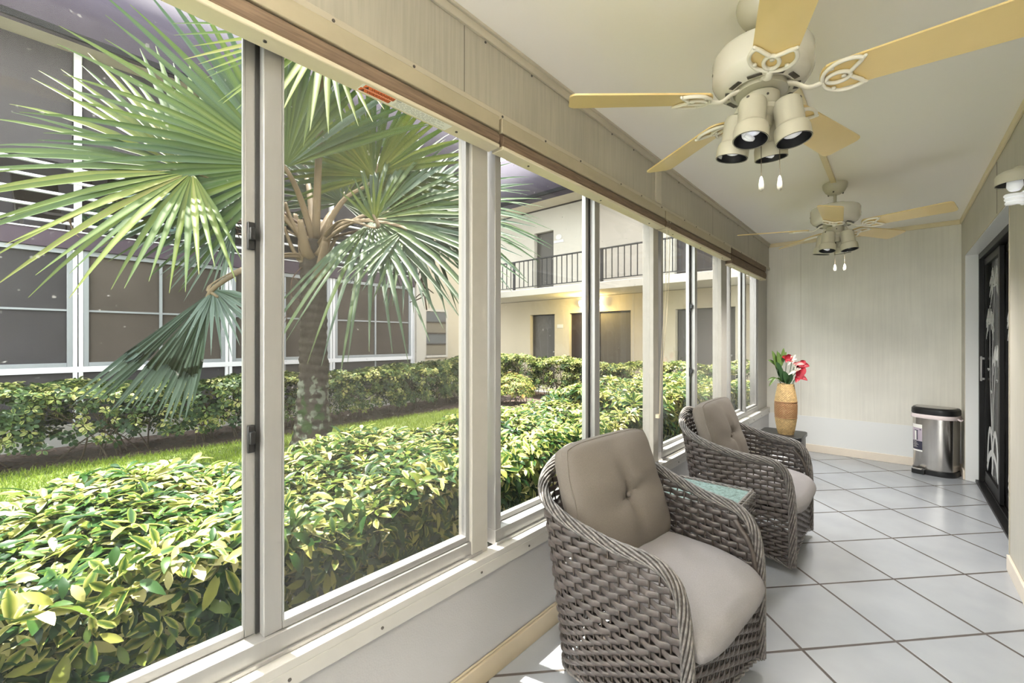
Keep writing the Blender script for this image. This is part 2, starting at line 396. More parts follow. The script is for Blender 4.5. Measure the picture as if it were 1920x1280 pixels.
for y0, y1 in ((-.435, -.36), (1.065, 1.145), (2.615, 2.69), (4.02, 4.185), (5.38, 5.80), (-2.40, -1.88)):
    struct('post', B().box(XL - .10, y0, .47, XL - .022, y1, 2.133), M['post'], wl, bevel=.003)
for y in (-1.05, -.02, 1.01, 3.72, 4.85):                       # panel joints
    struct('panel_seam', B().box(XL - .001, y - .0012, 2.166, XL + .0006, y + .0012, ZC - .04), M['nail'], wl)
struct('batten', B().box(XL, 2.585, 2.166, XL + .012, 2.665, ZC - .04), M['cream'], wl, bevel=.002)
struct('trim_2', B().box(XL, YF, ZC - .042, XL + .012, YB, ZC).box(XL + .012, YF, ZC - .012, XL + .022, YB, ZC), M['cream'], label='pale cove strip where the window wall meets the ceiling', bevel=.002)
# --- back wall
wb = struct('wall_back', B().box(XL - .10, YB, 0, XR + .25, YB + .10, ZC), M['panel_back'], label='mottled grey-beige grained end wall')
struct('wainscot', B().box(XL, YB - .006, .085, XR, YB, .405), M['wainscot'], wb, 'smooth white band along the bottom of the wall')
struct('panel_seam', B().box(-.86, YB - .0015, .405, -.857, YB, ZC - .04), M['cream'], wb)
struct('trim_3', B().box(XL, YB - .018, ZC - .045, XR, YB, ZC), M['butter'], label='yellowish strip where the end wall meets the ceiling', bevel=.003)
struct('baseboard_back', B().box(XL, YB - .016, 0, XR - .0, YB - .0001, .085), M['basewht'], label='cream baseboard along the end wall', bevel=.003)
struct('baseboard_left', B().box(XL, YF, 0, XL + .015, YB - .016, .085).box(XL, YF, .085, XL + .008, YB - .016, .094), M['base'], label='tan baseboard under the windows', bevel=.004)
# --- right wall with the recessed patio door opening (y 3.515 .. 5.50)
DY0, DY1, DZ = 3.515, 5.505, 2.06
wr = struct('wall_right', B().box(XR, YF, 0, XR + .20, DY0, ZC).box(XR, DY1, 0, XR + .20, YB, ZC).box(XR, DY0, DZ, XR + .20, DY1, ZC), M['panel'], label='beige panelled wall with the patio door')
struct('panel_seam', B().box(XR - .0015, 3.90, DZ, XR, 3.9025, ZC - .05).box(XR - .0015, 2.4, .09, XR, 2.4025, ZC - .05), M['nail'], wr)
struct('door_casing', B().box(XR - .004, DY1, 0, XR, DY1 + .012, DZ + .012).box(XR - .004, DY0, DZ, XR, DY1 + .012, DZ + .012).box(XR - .004, DY0 - .012, .09, XR, DY0, DZ + .012), M['cream'], wr)
struct('door_reveal', B().box(XR, DY1 - .005, 0, XR + .09, DY1, DZ).box(XR, DY0, 0, XR + .09, DY0 + .004, DZ).box(XR, DY0, DZ - .004, XR + .09, DY1, DZ), M['wainscot'], wr)
struct('trim_4', B().box(XR - .014, YF, ZC - .045, XR, YB, ZC), M['butter'], label='yellowish strip where the door wall meets the ceiling', bevel=.003)
struct('baseboard_right', B().box(XR - .014, YF, 0, XR, DY0 - .01, .085).box(XR - .014, DY1 + .012, 0, XR, YB - .016, .085), M['basewht'], label='pinkish cream baseboard on the door wall', bevel=.003)
# --- wall behind the camera, mostly a wide added window
wf = struct('wall_front', B().box(XL - .1, YF - .1, 0, XR + .2, YF, .30).box(XL - .1, YF - .1, 2.38, XR + .2, YF, ZC).box(XL - .1, YF - .1, .30, XL + .06, YF, 2.38).box(XR - .06, YF - .1, .30, XR + .2, YF, 2.38), M['panel'], label='end wall behind the viewer with a wide added window')

# --- sliding windows
XI = -1.222        # inner face of the aluminium frames
def window(n, y0, y1, mid, label, latch=False, lpane='glass', rpane='glass_scr'):
    z0, z1 = .47, 2.133
    fr = B()
    fr.box(XI - .085, y0, z0, XI, y1, z0 + .058).box(XI - .085, y0, z1 - .05, XI, y1, z1)
    fr.box(XI - .085, y0, z0 + .058, XI, y0 + .032, z1 - .05).box(XI - .085, y1 - .032, z0 + .058, XI, y1, z1 - .05)
    fr.box(XI + .0, y0, z0, XI + .008, y1, z0 + .012)
    w = struct(f'window_{n}', fr, M['alu'], label=label, bevel=.002)
    def sash(x0, x1, a, c, wl_, wr_, pane, lat=False):
        zb, zt = z0 + .0585, z1 - .0505
        s = B().box(x0, a, zb, x1, a + wl_, zt).box(x0, c - wr_, zb, x1, c, zt)
        s.box(x0, a + wl_, zb, x1, c - wr_, zb + .022).box(x0, a + wl_, zt - .022, x1, c - wr_, zt)
        s.box(x1, a + wl_*.55, zb, x1 + .004, a + wl_*.95, zt) if lat is None else None
        o = struct('sash', s, M['alu'], w, bevel=.002)
        xm = (x0 + x1)/2
        struct('pane', B().box(xm - .002, a + wl_ - .004, zb + .018, xm + .002, c - wr_ + .004, zt - .018), M[pane], o)
        g = B().box(x1 - .002, a + wl_, zb + .022, x1 + .0006, a + wl_ + .004, zt - .022).box(x1 - .002, c - wr_ - .004, zb + .022, x1 + .0006, c - wr_, zt - .022)
        struct('gasket', g, M['alu_dk'], o)
        return o
    so = sash(XI - .072, XI - .046, y0 + .0325, mid - .004, .035, .024, lpane)
    si = sash(XI - .040, XI - .010, mid + .003, y1 - .0325, .043, .032, rpane)
    struct('seal', B().box(XI - .0455, mid - .006, z0 + .06, XI - .0405, mid + .006, z1 - .052), M['gasket'], so)
    if latch:
        for z in (1.545, 1.03):
            lt = B().box(XI - .046, mid - .024, z - .035, XI - .036, mid - .008, z + .035).box(XI - .038, mid - .022, z - .012, XI - .024, mid - .010, z + .02)
            struct('latch', lt, M['black'], so, 'black sash latch', bevel=.002)
    return w
window(1, -.34, 1.116, .385, 'left sliding window, the largest in view, palm tree behind it', True)
window(2, 1.19, 2.69, 1.93, 'sliding window behind the nearest wicker chair', False)
window(3, 2.745, 4.10, 3.40, 'sliding window behind the farther wicker chair', True)
window(4, 4.30, 5.40, 4.86, 'farthest narrow looking sliding window beside the end wall', False)
window(5, -1.90, -.42, -1.15, 'sliding window just outside the left edge of the view', False)
w6 = struct('window_6', B().box(XL + .06, YF - .07, .30, XR - .06, YF - .03, .35).box(XL + .06, YF - .07, 2.33, XR - .06, YF - .03, 2.38).box(-.37, YF - .07, .35, -.33, YF - .03, 2.33), M['alu'], label='unseen wide window added for daylight in the end wall behind the viewer')  # out of view, added to let more daylight in
struct('pane', B().box(XL + .06, YF - .052, .35, XR - .06, YF - .048, 2.33), M['glass'], w6)
# --- rolled woven blinds under the header
def text(name, s, size, m, M4, parent, ext=.0004):
    cu = bpy.data.curves.new(name, 'FONT'); cu.body = s; cu.size = size; cu.extrude = ext; cu.align_x = 'LEFT'
    cu.materials.append(m)
    o = bpy.data.objects.new(name, cu); C.objects.link(o); o.parent = parent
    bpy.context.view_layer.update()
    me = bpy.data.meshes.new_from_object(o.evaluated_get(bpy.context.evaluated_depsgraph_get()))
    bpy.data.objects.remove(o); bpy.data.curves.remove(cu)
    o = bpy.data.objects.new(name, me); C.objects.link(o); o.parent = parent
    M5 = M4.copy(); M5.translation = M4.translation - wloc(parent); o.matrix_local = M5
    return o
def blind(y0, y1, label, sticker=False, cords=False, wide=False):
    xa, xb = XL - .018, XL + .042
    t = thing('roller_blind', label, 'window blind', (xb, (y0 + y1)/2, 2.06), 'rolled woven blinds under the window header')
    zt = 2.128; dz = .035 if wide else 0
    part('headrail', B().box(xa, y0, 2.072, xb - .004, y1, zt), M['weave_br' if wide else 'olive'], t, bevel=.003)
    ro = B()
    prof = []
    for k in range(13):                                           # rolled shade seen as a rounded brown bundle
        a = R(-100 + 190*k/12)
        prof.append((xb - .030 + .030*max(-.2, math.cos(a)), 2.044 - dz/2 + (.032 + dz/2)*math.sin(a)))
    n = len(prof)
    V = [(x, y, z) for y in (y0 + .004, y1 - .004) for x, z in prof] + [(xa, y, z) for y in (y0 + .004, y1 - .004) for z in (prof[0][1], prof[-1][1])]
    F = [(i, i + 1, n + i + 1, n + i) for i in range(n - 1)] + [(n - 1, 2*n + 1, 2*n + 3, 2*n - 1), (0, n, 2*n + 2, 2*n)] + [tuple(list(range(n)) + [2*n + 1, 2*n]), tuple(list(range(2*n - 1, n - 1, -1)) + [2*n + 2, 2*n + 3])]
    ro.add(V, F)
    part('rolled_shade', ro, M['weave_br'], t, smooth=50)
    br = part('bottom_rail', B().box(xa - .004, y0 + .001, 2.008 - dz, xb - .002, y1 - .001, 2.022 - dz), M['rail'], t, bevel=.003)
    for u in (.12, .5, .88): part('screw', B().lathe([(0, 0), (.0045, 0), (.0045, .003), (0, .0035)], 10, ((xa + xb)/2, y0 + (y1 - y0)*u, 2.008 - dz), (0, 0, -1)), M['nail'], br)
    if cords:
        c = B()
        for dy, dx in ((0, 0), (.018, .004), (.05, .003), (.06, .001)):
            c.tube(crv([(xb - .004 + dx*.3, y0 + .012 + dy, 2.07), (xb - .015, y0 + .010 + dy*.9, 1.6), (xb - .035, y0 - .012 + dy*.6, 1.15), (XL + .006, y0 - .035 + dy*.25, .80)], 16), .0013, 5)
        c.box(XL - .012, y0 - .052, .775, XL + .010, y0 - .030, .80)
        part('lift_cord', c, M['rail'], t)
    if sticker:
        zz = 2.0075
        lb = part('warning_label', B().box(-1.206, .615, zz - .0006, -1.163, .93, zz), M['sticker'], t, label='white warning label with orange bars')
        for k, (xx, ya) in enumerate(((-1.172, .622), (-1.192, .618))):
            ob = part('orange_bar', B().box(xx - .0085, ya, zz - .0013, xx + .0085, ya + .095, zz - .0006), M['orange'], lb)
        for xx, ya in ((-1.172, .622), (-1.192, .618)):
            mt = Matrix(((0, 1, 0, xx - .0050), (1, 0, 0, ya + .021), (0, 0, -1, zz - .0015), (0, 0, 0, 1)))
            text('warning_text', 'WARNING', .0155, M['ink'], mt, lb, .0002)
        for xx, ya in ((-1.1785, .626), (-1.1985, .622)): part('warning_triangle', B().prism([(0, 0), (.0135, .006), (0, .012)], 0, .0004, Matrix.Translation((xx, ya, zz - .0017))), M['ink'], lb)
        fp = B()
        for r_ in range(7):
            x = -1.168 - r_*.0052; y = .726
            while y < .90 - .02*(r_ % 3):
                w_ = random.uniform(.008, .022); fp.box(x - .0008, y, zz - .001, x + .0008, y + w_, zz - .0006); y += w_ + .004
        fp.box(-1.170, .722, zz - .0012, -1.164, .738, zz - .0006)
        part('fine_print', fp, M['greyink'], lb)
    return t
blind(-.40, 1.150, 'rolled blind with the orange and white warning label above the left window', sticker=True)
blind(1.165, 2.66, 'rolled woven blind above the window behind the nearest wicker chair')
blind(2.675, 4.105, 'rolled woven blind with hanging cords above the third window', cords=True)
blind(4.13, 5.47, 'farthest rolled blind, its brown weave showing widest, next to the end wall', wide=True)

# --- patio door
fr = B(); X0, X1 = XR + .085, XR + .185
fr.box(X0, DY1 - .055, .0, X1, DY1 - .0055, DZ - .0045).box(X0, DY0 + .0045, .0, X1, DY0 + .05, DZ - .0045).box(X0, DY0 + .05, DZ - .055, X1, DY1 - .055, DZ - .0045)
fr.box(X0 - .02, DY0 + .0045, 0.0005, X1, DY1 - .0055, .022)
for dx in (.03, .058, .088): fr.box(X0 + dx - .004, DY0 + .05, .022, X0 + dx, DY1 - .055, .034)
door = struct('door_1', fr, M['doorblk'], label='black framed sliding patio door with etched palms', bevel=.002)
def door_panel(x0, y0, y1, handle=False):
    z0, z1 = .036, DZ - .058
    s = B().box(x0, y0, z0, x0 + .026, y0 + .06, z1).box(x0, y1 - .06, z0, x0 + .026, y1, z1).box(x0, y0 + .06, z0, x0 + .026, y1 - .06, z0 + .10).box(x0, y0 + .06, z1 - .06, x0 + .026, y1 - .06, z1)
    o = struct('sliding_panel', s, M['doorblk'], door, bevel=.002)
    xm = x0 + .012
    struct('pane', B().box(xm - .003, y0 + .055, z0 + .095, xm + .003, y1 - .055, z1 - .055), M['doorglass'], o)
    e = B(); yc = (y0 + y1)/2
    def strip(pts, w):                                             # raised etched strokes on the glass, 1.5 mm thick
        P = crv(pts, 14); P3 = np.stack([np.full(len(P), xm - .0045), P[:, 0], P[:, 1]], 1)
        n = len(P); T = np.gradient(P3, axis=0); T /= np.maximum(np.linalg.norm(T, axis=1, keepdims=True), 1e-9)
        X = np.tile([1., 0, 0], (n, 1)); N2 = np.cross(T, X)
        ww = np.array([w(k/(n - 1)) if callable(w) else w for k in range(n)])
        e.sweep(P3, X, N2, np.full(n, .0014), ww, 6)
    for (yt, zt, yb, ln) in ((yc - .10, 1.72, yc + .03, 1.0), (yc + .13, 1.42, yc + .03, .9), (yc - .17, 1.12, yc - .02, .7)):
        strip([(yb, .50), ((yt + yb)/2 + .04, (zt + .5)/2), (yt, zt)], lambda u: .011 - .005*u)
        for k in range(9):
            a = R(-35 + 31*k); L_ = .27*ln*random.uniform(.8, 1.05)
            dy, dz_ = math.cos(a)*L_, math.sin(a)*L_*.75
            P = [(yt, zt), (yt + dy*.5, zt + dz_*.55 + .05), (yt + dy, zt + dz_ - .05)]
            strip(P, lambda u: .007*(1 - u)**.6 + .001)
            for q in range(3, 9):
                u = q/9; px_ = yt + dy*u; pz = zt + dz_*u + .1*u*(1 - u)*2 - .05*u*u
                strip([(px_, pz), (px_ + .012*math.cos(a), pz - .035*(1 - u*.5)), (px_ + .02*math.cos(a), pz - .07*(1 - u*.4))], lambda v: .005*(1 - v) + .0006)
    for (cy, cz, rw, rh) in ((yc + .12, .36, .13, .17), (yc - .12, .33, .14, .2), (yc, .25, .26, .1)):   # etched dune shapes at the foot
        strip([(cy - rw, cz - rh*.8), (cy - rw*.6, cz + rh*.5), (cy, cz + rh), (cy + rw*.6, cz + rh*.5), (cy + rw, cz - rh*.8)], .03)
    for (yy, zz, dd) in ((yc + .2, 1.02, .05), (yc - .22, .95, .05), (yc + .05, .84, .045)):
        strip([(yy - dd, zz + .012), (yy - dd*.4, zz + .02), (yy, zz), (yy + dd*.4, zz + .02), (yy + dd, zz + .012)], lambda u: .004)
    struct('etched_palm', e, M['etch'], o, 'white etched palm design')
    if handle: struct('door_handle', B().box(x0 - .028, y1 - .045, .92, x0 - .016, y1 - .02, 1.14).box(x0 - .018, y1 - .042, .93, x0, y1 - .024, .95).box(x0 - .018, y1 - .042, 1.11, x0, y1 - .024, 1.13), M['alu'], o, 'slim pale pull handle', bevel=.003)
    return o
door_panel(X0 + .03, 4.71, DY1 - .056, True)
door_panel(X0 + .062, 4.02, 4.77)
door_panel(X0 + .03, DY0 + .052, 4.08)
# the room behind the patio door
struct('wall_1', B().box(3.1, 2.4, 0, 3.2, YB + .1, ZC).box(XR + .2, YB + .0001, 0, 3.2, YB + .1, ZC).box(XR + .2, 2.4, 0, 3.2, 2.5, ZC).box(XR + .2, 2.4, ZC, 3.2, YB + .1, ZC + .1), M['dark'], label='dim grey room behind the patio door')
dr = B()
def dfn(u, v):
    return (XR + .222 + .012*math.sin(u*46) + .006*math.sin(u*17 + 1), 4.40 + 1.09*u, .03 + 1.99*v)
dr.grid(dfn, 120, 3)
dr.grid(lambda u, v: (dfn(u, v)[0] + .006, dfn(u, v)[1], dfn(u, v)[2]), 120, 3)
tag(part('drape', dr, M['drape'], smooth=True), 'brown gathered drape behind the far pane of the patio door', 'curtain')

# ================================================================== WICKER CHAIRS
def wicker_chair(label):
    t = thing('wicker_swivel_chair', label, 'chair', (0, 0, 0), 'matching wicker swivel chairs')
    # plan of the shell: front at +x, arc length s from one front post round the back
    pts = [(.33, -.305)] + [(x, -.305) for x in np.linspace(.27, -.03, 9)]
    for k in range(1, 24):
        a = PI*k/24; c_, s_ = math.cos(a), math.sin(a)
        pts.append((-.05 - .205*(abs(s_)**.72), -.305*math.copysign(abs(c_)**.72, c_)))
    pts += [(x, .305) for x in np.linspace(-.03, .27, 9)] + [(.33, .305)]
    P0 = np.array(pts); L0 = np.concatenate([[0], np.cumsum(np.linalg.norm(np.diff(P0, axis=0), axis=1))]); LT = L0[-1]
    def plan(s):
        return np.stack([np.interp(s, L0, P0[:, 0]), np.interp(s, L0, P0[:, 1])], -1)
    def nrm(s):
        d = plan(np.minimum(s + .02, LT)) - plan(np.maximum(s - .02, 0)); d /= np.linalg.norm(d, axis=-1, keepdims=True)
        return np.stack([-d[..., 1], d[..., 0]], -1)
    TS = [0, .008, .03, .06, .11, .25, .40, .50, .62, .74, LT/2]; TZ = [.42, .50, .555, .585, .605, .612, .645, .69, .745, .785, .80]
    def top(s): return np.interp(np.minimum(s, LT - s), TS, TZ)
    def bot(s):
        q = np.minimum(s, LT - s); return .035 + .045*np.sin(np.clip(q/.62, 0, 1)*PI)**.7
    def flare(s, z):
        q = np.minimum(s, LT - s); w = np.interp(q, [0, .12, .5, LT/2], [0, .12, .8, 1.0])
        return .112*w*np.clip((z - .05)/.72, 0, 1.1)**1.25
    def S(s, z, off=0):
        p = plan(s); n = nrm(s); k = (flare(s, z) + off)[..., None]
        return np.concatenate([p + n*k, np.asarray(z, float)[..., None]], -1)
    ns = 46; step = LT/ns; SUB = 4
    wv = B(); row = 0; z = .05
    while z < .80:
        pitch = .0185 if z < .30 else .0275
        sv = np.linspace(0, LT, ns*SUB + 1)
        ok = (top(sv) - .006 > z) & (bot(sv) + .004 < z)
        i = 0
        while i < len(sv):
            if not ok[i]: i += 1; continue
            j = i
            while j + 1 < len(sv) and ok[j + 1]: j += 1
            if j - i >= 3:
                s_ = sv[i:j + 1]; off = .0062*np.sin(PI*(s_/step) + PI*row)
                P = S(s_, np.full(len(s_), z) + .0012*np.sin(s_*37 + row*1.7), off)
                n = nrm(s_); N1 = np.concatenate([n, np.zeros((len(n), 1))], 1); N2 = np.tile([0, 0, 1.], (len(n), 1))
                wv.sweep(P, N1, N2, .0042, pitch*(.44 if z > .30 else .47), 8)
            i = j + 1
        z += pitch; row += 1
    # front apron between the posts, below the seat
    row = 0; z = .05
    while z < .36:
        y = np.linspace(-.30, .30, 14*SUB + 1); u = (y + .30)/.60
        zb = .04 + .055*np.sin(u*PI)**.6
        ok = np.where(zb < z)[0]
        if len(ok) > 3:
            segs = np.split(ok, np.where(np.diff(ok) > 1)[0] + 1)
            for g in segs:
                if len(g) < 4: continue
                off = .0045*np.sin(PI*u[g]*14 + PI*row)
                P = np.stack([.328 + off, y[g], np.full(len(g), z)], 1)
                wv.sweep(P, np.tile([1., 0, 0], (len(g), 1)), np.tile([0, 0, 1.], (len(g), 1)), .0036, .0080, 8)
        z += .0175; row += 1
    part('woven_shell', wv, M['wick'], t, smooth=True)
    st = B()
    for k in range(ns):
        s_ = (k + .5)*step; q = np.full(14, s_); zz = np.linspace(float(bot(s_)), float(top(s_)) - .005, 14)
        st.tube(S(q, zz), .0033, 5)
    for k in range(14):
        y = -.30 + .6*(k + .5)/14; u = (k + .5)/14
        st.tube(np.array([(.328, y, z_) for z_ in np.linspace(.04 + .055*math.sin(u*PI)**.6, .36, 6)]), .0033, 5)
    st.box(.05, -.28, .30, .30, .28, .315)
    # dark frame tubes inside
    for sgn in (-1, 1): st.tube(crv([(.315, sgn*.288, .05), (.315, sgn*.288, .42), (.24, sgn*.288, .56)], 14), .011, 8)
    part('stake', st, M['wickdk'], t, smooth=True)
    # thick rope rim: up one front post, along arm and back, down the other
    s_ = np.concatenate([[0]*8, np.linspace(0, .11, 14)[1:], np.linspace(.11, LT - .11, 90)[1:], np.linspace(LT - .11, LT, 14)[1:], [LT]*8])
    zt = np.concatenate([np.linspace(.045, .40, 8), top(np.linspace(0, .11, 14)[1:]), top(np.linspace(.11, LT - .11, 90)[1:]), top(np.linspace(LT - .11, LT, 14)[1:]), np.linspace(.40, .045, 8)])
    P = S(s_, zt)
    for _ in range(4): P[1:-1] = .25*P[:-2] + .5*P[1:-1] + .25*P[2:]
    d = np.concatenate([[0], np.cumsum(np.linalg.norm(np.diff(P, axis=0), axis=1))]); u = np.linspace(0, d[-1], 240)
    P = np.stack([np.interp(u, d, P[:, k]) for k in range(3)], 1)
    for _ in range(3): P[1:-1] = .25*P[:-2] + .5*P[1:-1] + .25*P[2:]
    rm = B(); rope(rm, P, .0172, .0043, 9, 15., 6, 1.0)
    br_ = part('braided_rim', rm, M['wickrim'], t, smooth=True); part('rim_core', B().tube(P, .0145, 10), M['wickdk'], br_, smooth=True)
    be = B(); s_ = np.linspace(0, LT, 120); rope(be, S(s_, bot(s_)), .006, .0052, 3, 50., 5)
    y = np.linspace(-.30, .30, 40); rope(be, np.stack([np.full(40, .33), y, .04 + .055*np.sin((y + .3)/.6*PI)**.6], 1), .006, .0052, 3, 50., 5)
    part('bottom_edge', be, M['wickrim'], t, smooth=True)
    # swivel base
    bs = B().lathe([(.0, 0), (.235, 0), (.245, .008), (.245, .022), (.235, .030), (.06, .034), (.05, .05), (.05, .22), (.16, .24), (.16, .27), (0, .27)], 40, (0, 0, 0))
    for k in range(3): bs.tube(np.array([(.247*math.cos(a), .247*math.sin(a), .006 + .009*k) for a in np.linspace(0, 2*PI, 60)[:-1]]), .005, 5, True)
    part('swivel_base', bs, M['wickdk'], t)
    # seat cushion
    def cushion(b, W, D, H, X, Y, Z, O, puff, tuft=None, roll=0, rc=.10):
        n = 41
        def outline(u, v):
            k = .5*(1 - (1 - abs(u)**6)*(1 - 0))
            x = D/2*u*(1 - rc*abs(v)**5); y = W/2*v*(1 - rc*abs(u)**5); return x, y
        def surf(u, v, top):
            x, y = outline(u, v); e = ((1 - abs(u)**5)*(1 - abs(v)**5))**.5
            h = (H/2)*(.55 + .45*e) + puff*(1 - u*u)*(1 - v*v)
            if tuft and top:
                r = math.hypot(x - tuft[0], y - tuft[1]); a = math.atan2(y - tuft[1], x - tuft[0])
                h -= tuft[2]*math.exp(-(r/.035)**1.2) + tuft[2]*.55*math.exp(-r/.16)*(.5 + .5*math.cos(4*a + .5))**2*min(1, r/.03)
            h += .0025*math.sin(9*u + 3*v)*math.sin(7*v - 2*u)
            zz = h if top else -h*.8
            if roll: zz -= roll*max(0, u)**3
            return x, y, zz
        def put(p): return tuple(Vector(O) + Vector(X)*p[0] + Vector(Y)*p[1] + Vector(Z)*p[2])
        g = np.sign(np.linspace(-1, 1, n))*np.abs(np.linspace(-1, 1, n))**.8
        for top in (True, False):
            v = [put(surf(u, w, top)) for u in g for w in g]; f = []
            for i in range(n - 1):
                for j in range(n - 1):
                    q = (i*n + j, (i + 1)*n + j, (i + 1)*n + j + 1, i*n + j + 1); f.append(q if top else q[::-1])
            b.add(v, f)
        edge = [(u, -1) for u in g] + [(1, w) for w in g[1:]] + [(u, 1) for u in g[::-1][1:]] + [(-1, w) for w in g[::-1][1:-1]]
        m = 5; ring = []
        for (u, w) in edge:
            a = surf(u, w, True); c = surf(u, w, False)
            for k in range(m):
                q = k/(m - 1); bulge = 1 + .035*math.sin(q*PI)
                ring.append(put((a[0]*bulge, a[1]*bulge, a[2] + (c[2] - a[2])*q)))
        f = []; ne = len(edge)
        for i in range(ne):
            for k in range(m - 1): f.append((i*m + k, i*m + k + 1, ((i + 1) % ne)*m + k + 1, ((i + 1) % ne)*m + k))
        b.add(ring, f)
        return np.array([put(surf(u, w, True)) for (u, w) in edge])
    sb = B(); cushion(sb, .575, .60, .115, (1, 0, 0), (0, 1, 0), (0, 0, 1), (.075, 0, .385), .022, None, .035)
    part('seat_cushion', sb, M['fabric2'], t, smooth=55, label='plump taupe seat cushion')
    tl = R(19); X = (-math.sin(tl), 0, math.cos(tl)); Z = (math.cos(tl), 0, math.sin(tl))
    bb = B(); sm = cushion(bb, .575, .47, .13, X, (0, 1, 0), Z, (-.135, 0, .645), .034, (-.01, 0, .056), 0, .08)
    bc = part('back_cushion', bb, M['fabric'], t, smooth=55, label='taupe back cushion with one tufted button')
    sd = B(); sd.tube(np.vstack([sm, sm[:1]]), .0028, 5)
    part('piping', sd, M['fabric'], bc, smooth=True)
    bt = B().lathe([(0, .008), (.008, .0072), (.012, .003), (.012, -.004)], 16, tuple(Vector((-.135, 0, .645)) + Vector(X)*-.01 + Vector(Z)*.062), Z)
    part('button', bt, M['fabric'], bc, smooth=True)
    return t
ch = wicker_chair('nearest grey brown wicker swivel chair, its near side cut by the bottom of the view')
ch2 = copy_tree(ch); ch2['label'] = 'farther wicker swivel chair, between the glass topped wicker table and the vase'
ch.location = (-.765, 1.56, 0); ch.rotation_euler = (0, 0, R(-5.2))
ch2.location = (-.765, 2.98, 0); ch2.rotation_euler = (0, 0, R(0))

# --- wicker side table with pebbled glass
def side_table():
    x0, x1, y0, y1, H = -.965, -.565, 2.06, 2.43, .50
    t = thing('wicker_side_table', 'square wicker side table with a pebbled teal glass top between the chairs', 'table', ((x0 + x1)/2, (y0 + y1)/2, 0))
    cx, cy, hx, hy = (x0 + x1)/2, (y0 + y1)/2, (x1 - x0)/2, (y1 - y0)/2
    def loop(z, k=10, r=.02, off=0):
        out = []
        for (sx, sy, a0) in ((1, -1, -90), (1, 1, 0), (-1, 1, 90), (-1, -1, 180)):
            for q in range(4):
                a = R(a0 + 30*q); out.append((cx + sx*(hx - r) + (r + off)*math.cos(a), cy + sy*(hy - r) + (r + off)*math.sin(a), z))
        return np.array(out)
    w = B(); z = .03; row = 0
    L = loop(0); L = np.vstack([L, L[:1]]); d = np.concatenate([[0], np.cumsum(np.linalg.norm(np.diff(L, axis=0), axis=1))])
    ns = 36; u = np.linspace(0, d[-1], ns*4 + 1)[:-1]
    base = np.stack([np.interp(u, d, L[:, k]) for k in range(3)], 1)
    T = np.roll(base, -1, 0) - np.roll(base, 1, 0); T /= np.linalg.norm(T, axis=1, keepdims=True); N1 = np.stack([T[:, 1], -T[:, 0], T[:, 2]], 1)
    while z < H - .03:
        off = .0045*np.sin(PI*np.arange(len(u))/4*1.0 + PI*row)
        P = base + N1*off[:, None]; P[:, 2] = z
        w.sweep(P, N1, np.tile([0, 0, 1.], (len(u), 1)), .0036, .0082, 8, True); z += .0205; row += 1
    part('woven_side', w, M['wick'], t, smooth=True)
    s = B()
    for k in range(ns):
        p = base[k*4 + 2]; s.tube(np.array([(p[0], p[1], .01), (p[0], p[1], H - .03)]), .0033, 5)
    for sx in (-1, 1):
        for sy in (-1, 1): s.box(cx + sx*(hx - .022) - .012, cy + sy*(hy - .022) - .012, 0, cx + sx*(hx - .022) + .012, cy + sy*(hy - .022) + .012, H - .02)
    part('stake', s, M['wickdk'], t)
    rm = B()
    for zz, off in ((H - .025, 0), (H - .012, -.001), (H - .004, -.012)):
        P = loop(zz, off=off); P = np.vstack([P, P[:1]]); dd = np.concatenate([[0], np.cumsum(np.linalg.norm(np.diff(P, axis=0), axis=1))])
        uu = np.linspace(0, dd[-1], 160); P = np.stack([np.interp(uu, dd, P[:, k]) for k in range(3)], 1); rope(rm, P, .005, .0052, 3, 55., 5)
    part('braided_rim', rm, M['wickrim'], t, smooth=True)
    part('glass_top', B().box(x0 + .022, y0 + .022, H - .014, x1 - .022, y1 - .022, H - .006), M['tglass'], t, label='pebbled teal glass top', bevel=.002)
    return t
side_table()

# --- black table, vase and silk flowers in the corner
tb = thing('black_side_table', 'small black lacquered table in the corner under the wicker vase', 'table', (-.80, 4.42, 0))
x0, x1, y0, y1 = -.985, -.625, 4.235, 4.60
poly = []
for (sx, sy, a0) in ((1, -1, -90), (1, 1, 0), (-1, 1, 90), (-1, -1, 180)):
    for q in range(6):
        a = R(a0 + 18*q); poly.append(((x0 + x1)/2 + sx*((x1 - x0)/2 - .035) + .035*math.cos(a), (y0 + y1)/2 + sy*((y1 - y0)/2 - .035) + .035*math.sin(a)))
part('tabletop', B().prism(poly, .405, .44), M['tabblk'], tb, bevel=.004)
sh = [((px - (x0 + x1)/2)*.94 + (x0 + x1)/2, (py - (y0 + y1)/2)*.94 + (y0 + y1)/2) for px, py in poly]
part('apron', B().prism(sh, .30, .4049), M['tabblk'], tb)
for sx in (0, 1):
    for sy in (0, 1):
        lx, ly = (x0 + .025, x1 - .06)[sx], (y0 + .025, y1 - .06)[sy]
        part('leg', B().box(lx, ly, 0, lx + .035, ly + .035, .2999), M['tabblk'], tb, bevel=.003)
VX, VY = -.765, 4.375
vs = thing('wicker_vase', 'tall straw wicker vase with a brown woven band on the black corner table', 'vase', (VX, VY, .44))
prof = [(0, .062), (.05, .073), (.12, .084), (.19, .090), (.26, .091), (.33, .085), (.39, .074), (.43, .067), (.447, .066)]
pz = [p[0] for p in prof]; pr = [p[1] for p in prof]
def vwall(za, zb, m, name):
    b = B(); nz = int((zb - za)/.0032)
    def fn(u, v):
        a = u*2*PI; z = za + (zb - za)*v; k = 26; row = int(z/.0098)
        r = np.interp(z, pz, pr) + .0022*math.sin(k*a + PI*(row % 2)) *abs(math.sin(PI*z/.0098))
        r += .001*math.sin(PI*z/.0049)
        return (VX + r*math.cos(a), VY + r*math.sin(a), .441 + z)
    b.grid(fn, 156, nz, True)
    return b
